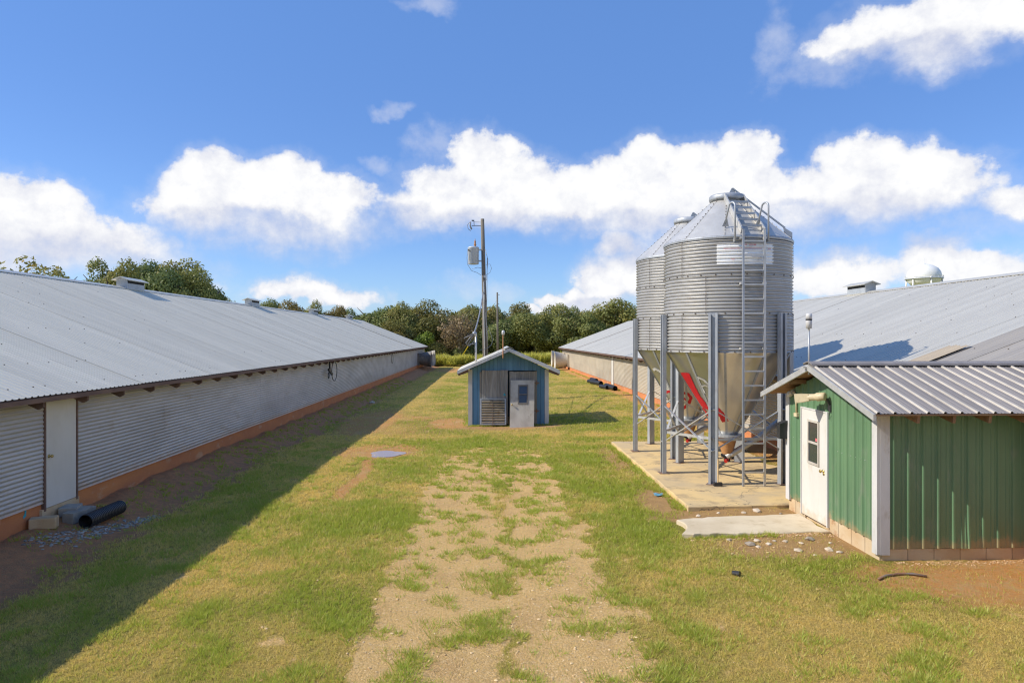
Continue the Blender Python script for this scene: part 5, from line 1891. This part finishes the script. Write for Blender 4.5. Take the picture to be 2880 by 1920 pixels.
def tufts(n):
    """coarser dark green weed clumps standing out of the mown grass"""
    y_ = 6.4 * (24 / 6.4) ** rng.uniform(0, 1, n * 8)
    x_ = rng.uniform(-6.5, 9.0, n * 8)
    b_, c_, e_, s_, d_ = masks(x_, y_)
    n6 = fbm(x_ * 1.3, y_ * 1.3, 123, 3)
    ok = (rng.uniform(0, 1, n * 8) < np.clip((n6 - .48) * 3.0 + .12 * (np.abs(b_ - .5) < .35), 0, 1)) & (c_ < .5) & (e_ < .5) & (s_ < .4)
    ok &= (x_ > -0.8 * y_) & (x_ < .84 * y_) & ~((x_ > 3.2) & (y_ > 11.7) & (y_ < 23)) & ~((x_ > 5.8) & (y_ > 10.0))
    x_, y_ = x_[ok][:n], y_[ok][:n]
    ex = np.concatenate([rng.normal(3.93, .05, 260), rng.uniform(-1.0, 2.6, 90), rng.choice([-.98, 2.56], 60) + rng.normal(0, .05, 60), rng.uniform(-8.0, -6.6, 900), rng.normal(8.45, .08, 260), rng.uniform(3.4, 5.0, 60)])
    ey = np.concatenate([rng.uniform(13.8, 22.6, 260), rng.normal(28.5, .08, 90), rng.uniform(28.6, 31.8, 60), rng.uniform(11, 60, 900), rng.uniform(23, 70, 260), rng.normal(11.85, .05, 60)])
    x_, y_ = np.concatenate([x_, ex]), np.concatenate([y_, ey])
    m_ = len(x_)
    nb = 16
    r_ = np.repeat(rng.uniform(.03, .13, m_), nb)
    a = rng.uniform(0, 2 * math.pi, m_ * nb)
    q = np.sqrt(rng.uniform(0, 1, m_ * nb)) * r_
    bx, by = np.repeat(x_, nb) + np.cos(a) * q, np.repeat(y_, nb) + np.sin(a) * q
    zg = gz(bx, by)
    h = rng.uniform(.03, .085, m_ * nb) * np.repeat(rng.uniform(.7, 1.25, m_), nb)
    w_ = rng.uniform(.003, .006, m_ * nb) * np.clip(by / 9, 1, 2.5)
    b2 = rng.uniform(0, 6.28, m_ * nb)
    dx, dy = np.cos(b2) * w_, np.sin(b2) * w_
    V = np.stack([np.stack([bx - dx, by - dy, zg - .005], 1), np.stack([bx + dx, by + dy, zg - .005], 1),
                  np.stack([bx + np.cos(a) * h * .8, by + np.sin(a) * h * .8, zg + h], 1)], 1).reshape(-1, 3)
    dry = np.clip(np.repeat(rng.uniform(-.1, .35, m_), nb) + rng.normal(0, .1, m_ * nb), 0, 1)
    return V, np.repeat(np.stack([dry, rng.uniform(0, .6, m_ * nb), 0 * dry, 0 * dry + 1], 1), 3, axis=0)


V, Cc = tufts(9000)
tri_object('weed_tufts', V, Cc, 'grass_blade', 'small dark green weed tufts scattered over the mown yard', 'weeds')


# ------------------------------------------------------------------ trees
def crown_mesh(name, mat, seed, nleaf=9000, lobes=26, leaf=.30, rx=1.0, rz=1.0, sparse=False, shape='round'):
    """unit-ish crown (about 1 across in radius) of leaf-clump faces gathered in lobes, uneven outline"""
    g = np.random.default_rng(seed)
    cen, rad = [], []
    for k in range(lobes):
        u = g.normal(size=3)
        u /= np.linalg.norm(u)
        r_ = g.uniform(.30, .80) if k % 3 else g.uniform(.0, .4)
        if shape == 'dome':
            u[2] = abs(u[2]) * .9 + .02
        c_ = u * r_ * np.array([rx, rx, rz])
        cen.append(c_)
        rad.append(g.uniform(.24, .42) * (0.75 if sparse else 1))
    cen, rad = np.array(cen), np.array(rad)
    w_ = rad ** 2 / (rad ** 2).sum()
    li = g.choice(lobes, nleaf, p=w_)
    d = g.normal(size=(nleaf, 3))
    d /= np.linalg.norm(d, axis=1)[:, None]
    d[:, 2] = np.where(g.uniform(0, 1, nleaf) < .35, np.abs(d[:, 2]), d[:, 2])
    rr = rad[li] * (1 - .45 * g.uniform(0, 1, nleaf) ** 2) * g.uniform(.88, 1.15, nleaf)
    P_ = cen[li] + d * rr[:, None]
    out = P_ / (np.linalg.norm(P_, axis=1)[:, None] + 1e-6)
    nrm = d * .8 + out * .4 + g.normal(size=(nleaf, 3)) * .55
    nrm /= np.linalg.norm(nrm, axis=1)[:, None]
    ref = g.normal(size=(nleaf, 3))
    s_ = np.cross(nrm, ref)
    s_ /= np.linalg.norm(s_, axis=1)[:, None]
    t_ = np.cross(nrm, s_)
    sz = leaf * g.uniform(.5, 1.25, nleaf)[:, None] * .16
    a_ = P_ - s_ * sz * 1.25
    b__ = P_ + t_ * sz * .7
    c__ = P_ + s_ * sz * 1.25 + nrm * sz * .3
    d__ = P_ - t_ * sz * .7
    V = np.stack([a_, b__, c__, d__], 1).reshape(-1, 3)
    me = bpy.data.meshes.new(name)
    me.vertices.add(len(V))
    me.vertices.foreach_set('co', V.astype(np.float32).ravel())
    me.loops.add(len(V))
    me.loops.foreach_set('vertex_index', np.arange(len(V), dtype=np.int32))
    me.polygons.add(nleaf)
    me.polygons.foreach_set('loop_start', (np.arange(nleaf) * 4).astype(np.int32))
    me.update(calc_edges=True)
    lobet = g.uniform(0, 1, lobes)
    tt = np.clip(lobet[li] * .7 + g.uniform(0, .4, nleaf), 0, 1)
    t2 = np.clip(g.uniform(0, 1, nleaf) * .75 + lobet[(li * 7 + 3) % lobes] * .30, 0, 1)
    Cc = np.repeat(np.stack([tt, t2, np.zeros(nleaf), np.ones(nleaf)], 1), 4, axis=0)
    ca = me.color_attributes.new('tint', 'FLOAT_COLOR', 'POINT')
    ca.data.foreach_set('color', Cc.astype(np.float32).ravel())
    me.materials.append(MATS[mat])
    return me


def trunk_mesh(name, mat, seed, h=1.0, spread=.55, thick=.05, branches=9, start=.3, twigs=0):
    """tapered trunk with limbs; unit height"""
    r_ = random.Random(seed)
    mb = MB()
    pts = [(0, 0, -.03)]
    x = y_ = 0
    for k in range(1, 6):
        x += r_.uniform(-.025, .025)
        y_ += r_.uniform(-.025, .025)
        pts.append((x, y_, h * k / 5 * .86))
    mb.tube(pts, [thick * 1.25, thick, thick * .85, thick * .65, thick * .42, thick * .16], 8)
    for k in range(branches):
        t_ = start + (0.9 - start) * k / branches
        zi = t_ * .86 * h
        a = k * 2.4 + r_.uniform(-.4, .4)
        L = spread * r_.uniform(.6, 1.0) * (1.1 - .5 * t_)
        p0 = Vector((x * t_, y_ * t_, zi))
        p1 = p0 + Vector((math.cos(a) * L * .5, math.sin(a) * L * .5, L * .30))
        p2 = p0 + Vector((math.cos(a + .2) * L, math.sin(a + .2) * L, L * .72))
        mb.tube([p0, p1, p2], [thick * .42 * (1.1 - t_ * .6), thick * .26, thick * .06], 6)
        for q in range(twigs):
            b0 = p1.lerp(p2, r_.random())
            b1 = b0 + Vector((r_.uniform(-1, 1), r_.uniform(-1, 1), r_.uniform(.0, 1))) * .2 * spread * 1.6
            mb.tube([b0, b1], [thick * .1, thick * .03], 4)
    return mb.mesh(name, mat, smooth=True)


CR = {
    'dark': [crown_mesh('crown', 'leaf_dark', 1000 + k, 26000, 36, .19) for k in range(3)],
    'olive': [crown_mesh('crown', 'leaf_olive', 1100 + k, 24000, 34, .19) for k in range(3)],
    'yellow': [crown_mesh('crown', 'leaf_yellow', 1200 + k, 19000, 32, .19) for k in range(2)],
    'brown': [crown_mesh('crown', 'leaf_brown', 1300, 2300, 34, .26, sparse=True)],
    'bright': [crown_mesh('crown', 'leaf_bright', 1400, 9000, 22, .24)],
    'loose': [crown_mesh('crown', 'leaf_olive', 1500, 2600, 38, .26, sparse=True)],
    'tall': [crown_mesh('crown', 'leaf_olive', 1600, 7000, 30, .26)],
}
TK = [trunk_mesh('trunk', 'bark', 50 + k) for k in range(3)]
TKP = trunk_mesh('trunk', 'bark_pale', 60, spread=.75, thick=.035, branches=16, start=.15, twigs=6)
tree_n = [0]


def tree(x, y, h, w, kind, label, base=.22, name='tree', group='trees beyond the houses', trunk=None, pale=False):
    """h: height of the top, w: half width of the crown, base: share of height where the crown starts"""
    k = tree_n[0]
    tree_n[0] += 1
    z0 = gz1(x, y)
    o = root(name, (x, y, z0), label, 'tree' if name == 'tree' else 'bush', group)
    me = CR[kind][k % len(CR[kind])]
    zc = h * (1 + base) / 2
    hz = h * (1 - base) / 2
    c_ = piece('crown', me, o, (x, y, z0 + zc), (0, 0, k * 2.1), (w * 1.12, w * 1.12, hz * 1.0))
    tk = TKP if pale else TK[k % 3]
    piece('trunk', tk, o, (x, y, z0 - .05), (0, 0, k * 1.3), (max(w * 1.3, h * .6), max(w * 1.3, h * .6), h * .92))
    return o


def px2(px, Y):
    """ground X and height-of-line helpers for placing trees along the far edge of the field"""
    r_ = (px - 1440) / 1920
    return (math.cos(YAW) * r_ + math.sin(YAW)) / (math.cos(YAW) - math.sin(YAW) * r_) * Y


def topz(py, px, Y):
    r_ = (px - 1440) / 1920
    d = Y / (math.cos(YAW) - math.sin(YAW) * r_)
    return CAM_H + (952 - py) / 1920 * d


GL = 'trees behind the left house'
for (px, py, Y, wpx, kind, lb, base) in [
    (60, 712, 66, 120, 'loose', 'loose thin leaved tree at the left edge, above the left roof', .2),
    (160, 750, 70, 60, 'loose', 'low ragged treetop right of the thin leaved tree', .2),
    (300, 735, 72, 85, 'dark', 'rounded dark tree forming the left shoulder of the big clump', .2),
    (395, 726, 76, 95, 'dark', 'tall dark tree in the middle of the big clump over the roof', .2),
    (490, 738, 74, 95, 'olive', 'olive green tree on the right half of the big clump', .2),
    (560, 775, 74, 80, 'dark', 'lower dark tree sloping down from the big clump', .2),
    (615, 825, 78, 50, 'olive', 'small thinning tree at the right foot of the big clump', .2),
    (255, 785, 66, 60, 'dark', 'low dark tree at the left foot of the big clump', .2),
    (350, 745, 70, 90, 'olive', 'olive tree between the two tallest dark trees of the big clump', .2),
    (445, 748, 70, 90, 'dark', 'dark tree filling the front of the big clump, above the first roof vent', .2),
    (525, 765, 70, 80, 'olive', 'yellow tinged tree on the right slope of the big clump', .2),
    (120, 735, 68, 80, 'loose', 'thin leaved treetop between the two ragged ones at the left edge', .2),
    (745, 838, 104, 55, 'dark', 'small dark rounded tree just right of the second roof vent', .15),
    (825, 845, 100, 55, 'yellow', 'yellowish tree above the roof left of the third vent', .15),
    (885, 856, 98, 45, 'olive', 'narrow olive tree above the third roof vent', .15),
    (945, 862, 100, 50, 'yellow', 'low flat yellow green tree right of the third roof vent', .15),
]:
    tree(px2(px, Y), Y, topz(py, px, Y), wpx / 1920 * Y, kind, lb, base, group=GL)
GF = 'trees at the far edge of the field'
for (px, py, Y, wpx, kind, lb, base) in [
    (1045, 846, 101, 78, 'dark', 'broad dark green tree over the far end of the left roof', .08),
    (1125, 858, 99, 52, 'olive', 'olive tree with yellow tips right of the broad dark one', .08),
    (1195, 843, 102, 68, 'yellow', 'tall yellow green tree left of the bare brown one', .08),
    (1285, 838, 108, 60, 'dark', 'tall blue green tree left of the transformer pole', .08),
    (1100, 900, 96, 60, 'yellow', 'low brownish yellow tree in front of the tall ones on the left', .05),
    (1352, 848, 108, 62, 'olive', 'dark olive tree right behind the transformer pole', .08),
    (1420, 864, 104, 55, 'dark', 'dark tree between the two utility poles', .06),
    (1458, 852, 112, 48, 'yellow', 'yellow topped tree right of the slim pole', .1),
    (1505, 868, 103, 60, 'olive', 'rounded olive tree over the ridge of the blue shed', .06),
    (1560, 862, 106, 50, 'olive', 'bushy olive tree left of the dense dark tree', .06),
    (1600, 864, 101, 72, 'dark', 'dense dark round tree in the middle of the right half', .06),
    (1668, 862, 106, 52, 'olive', 'upright olive tree left of the tall domed tree', .08),
    (1728, 843, 101, 64, 'tall', 'tall domed tree standing above the far right roof', .30),
    (1670, 885, 99, 55, 'dark', 'dark tree meeting the far right roof edge', .05),
    (1775, 880, 103, 60, 'dark', 'dark tree beside the farther feed bin', .05),
]:
    tree(px2(px, Y), Y, topz(py, px, Y), wpx * 1.22 / 1920 * Y, kind, lb, base, group=GF)
tree(px2(1292, 96), 96, topz(868, 1292, 96), 3.4, 'brown', 'half bare brown tree left of the transformer pole', .02, group=GF, pale=True)
tree(px2(1182, 97), 97, topz(922, 1182, 97), 2.35, 'bright', 'bright green bush in front of the far trees', -.15, name='bush', group='bushes at the far edge')
tree(px2(1245, 98), 98, topz(948, 1245, 98), 2.6, 'olive', 'dull olive bush under the bare brown tree', -.25, name='bush', group='bushes at the far edge')
tree(px2(1310, 98), 98, topz(940, 1310, 98), 2.6, 'dark', 'dark bush at the foot of the bare brown tree', -.25, name='bush', group='bushes at the far edge')
tree(px2(1352, 95.5), 95.5, topz(985, 1352, 95.5), 2.0, 'bright', 'yellow green bush just left of the blue shed roof', -.25, name='bush', group='bushes at the far edge')
# second rank and undergrowth, seen only as the dark depth of the wood
k = 0
for row, (Y, n, x0, x1) in enumerate(((116, 15, -34, 30), (128, 14, -42, 40), (108, 13, -8, 26))):
    for i in range(n):
        x = x0 + (x1 - x0) * (i + .5) / n + random.uniform(-1, 1)
        h = random.uniform(8.0, 9.2) if row < 2 else random.uniform(5.5, 7.0)
        tree(x, Y + random.uniform(-2.5, 2.5), h, random.uniform(2.6, 3.6), random.choice(['dark', 'dark', 'olive']), 'dark tree in the depth of the wood behind the front trees', .0, group='wood behind the front trees')
# tall weeds along the far field edge
def weeds(n):
    x = rng.uniform(-16, 14, n)
    y = 90.3 + np.abs(rng.normal(0, 2.2, n)) - .8 * (fbm(x * .5, x * 0, 91) - .5) * 4
    z = gz(x, y)
    hh = (.95 + 1.0 * fbm(x * .55, y * .4, 92)) * rng.uniform(.5, 1.15, n) * (1 + .15 * np.clip((y - 94) / 5, 0, 1))
    k = len(x)
    a = rng.uniform(0, 6.28, k)
    w_ = rng.uniform(.03, .075, k)
    up_ = rng.uniform(0.25, 1.0, k) * hh
    L = rng.uniform(.15, .45, k)
    la = rng.uniform(0, 6.28, k)
    dx, dy = np.cos(a) * w_, np.sin(a) * w_
    v0 = np.stack([x - dx, y - dy, z + up_ * .75], 1)
    v1 = np.stack([x + dx, y + dy, z + up_ * .75], 1)
    v2 = np.stack([x + np.cos(la) * L, y + np.sin(la) * L, z + up_ + L * rng.uniform(-.2, .7, k)], 1)
    V = np.stack([v0, v1, v2], 1).reshape(-1, 3)
    tt = np.clip(up_ / 1.4 + rng.normal(0, .2, k), 0, 1)
    return V, np.repeat(np.stack([tt, rng.uniform(0, 1, k), np.zeros(k), np.ones(k)], 1), 3, axis=0)


V, Cc = weeds(60000)
tri_object('weeds', V, Cc, 'weed_leaf', 'tall yellow green weeds along the far field edge', 'weeds')
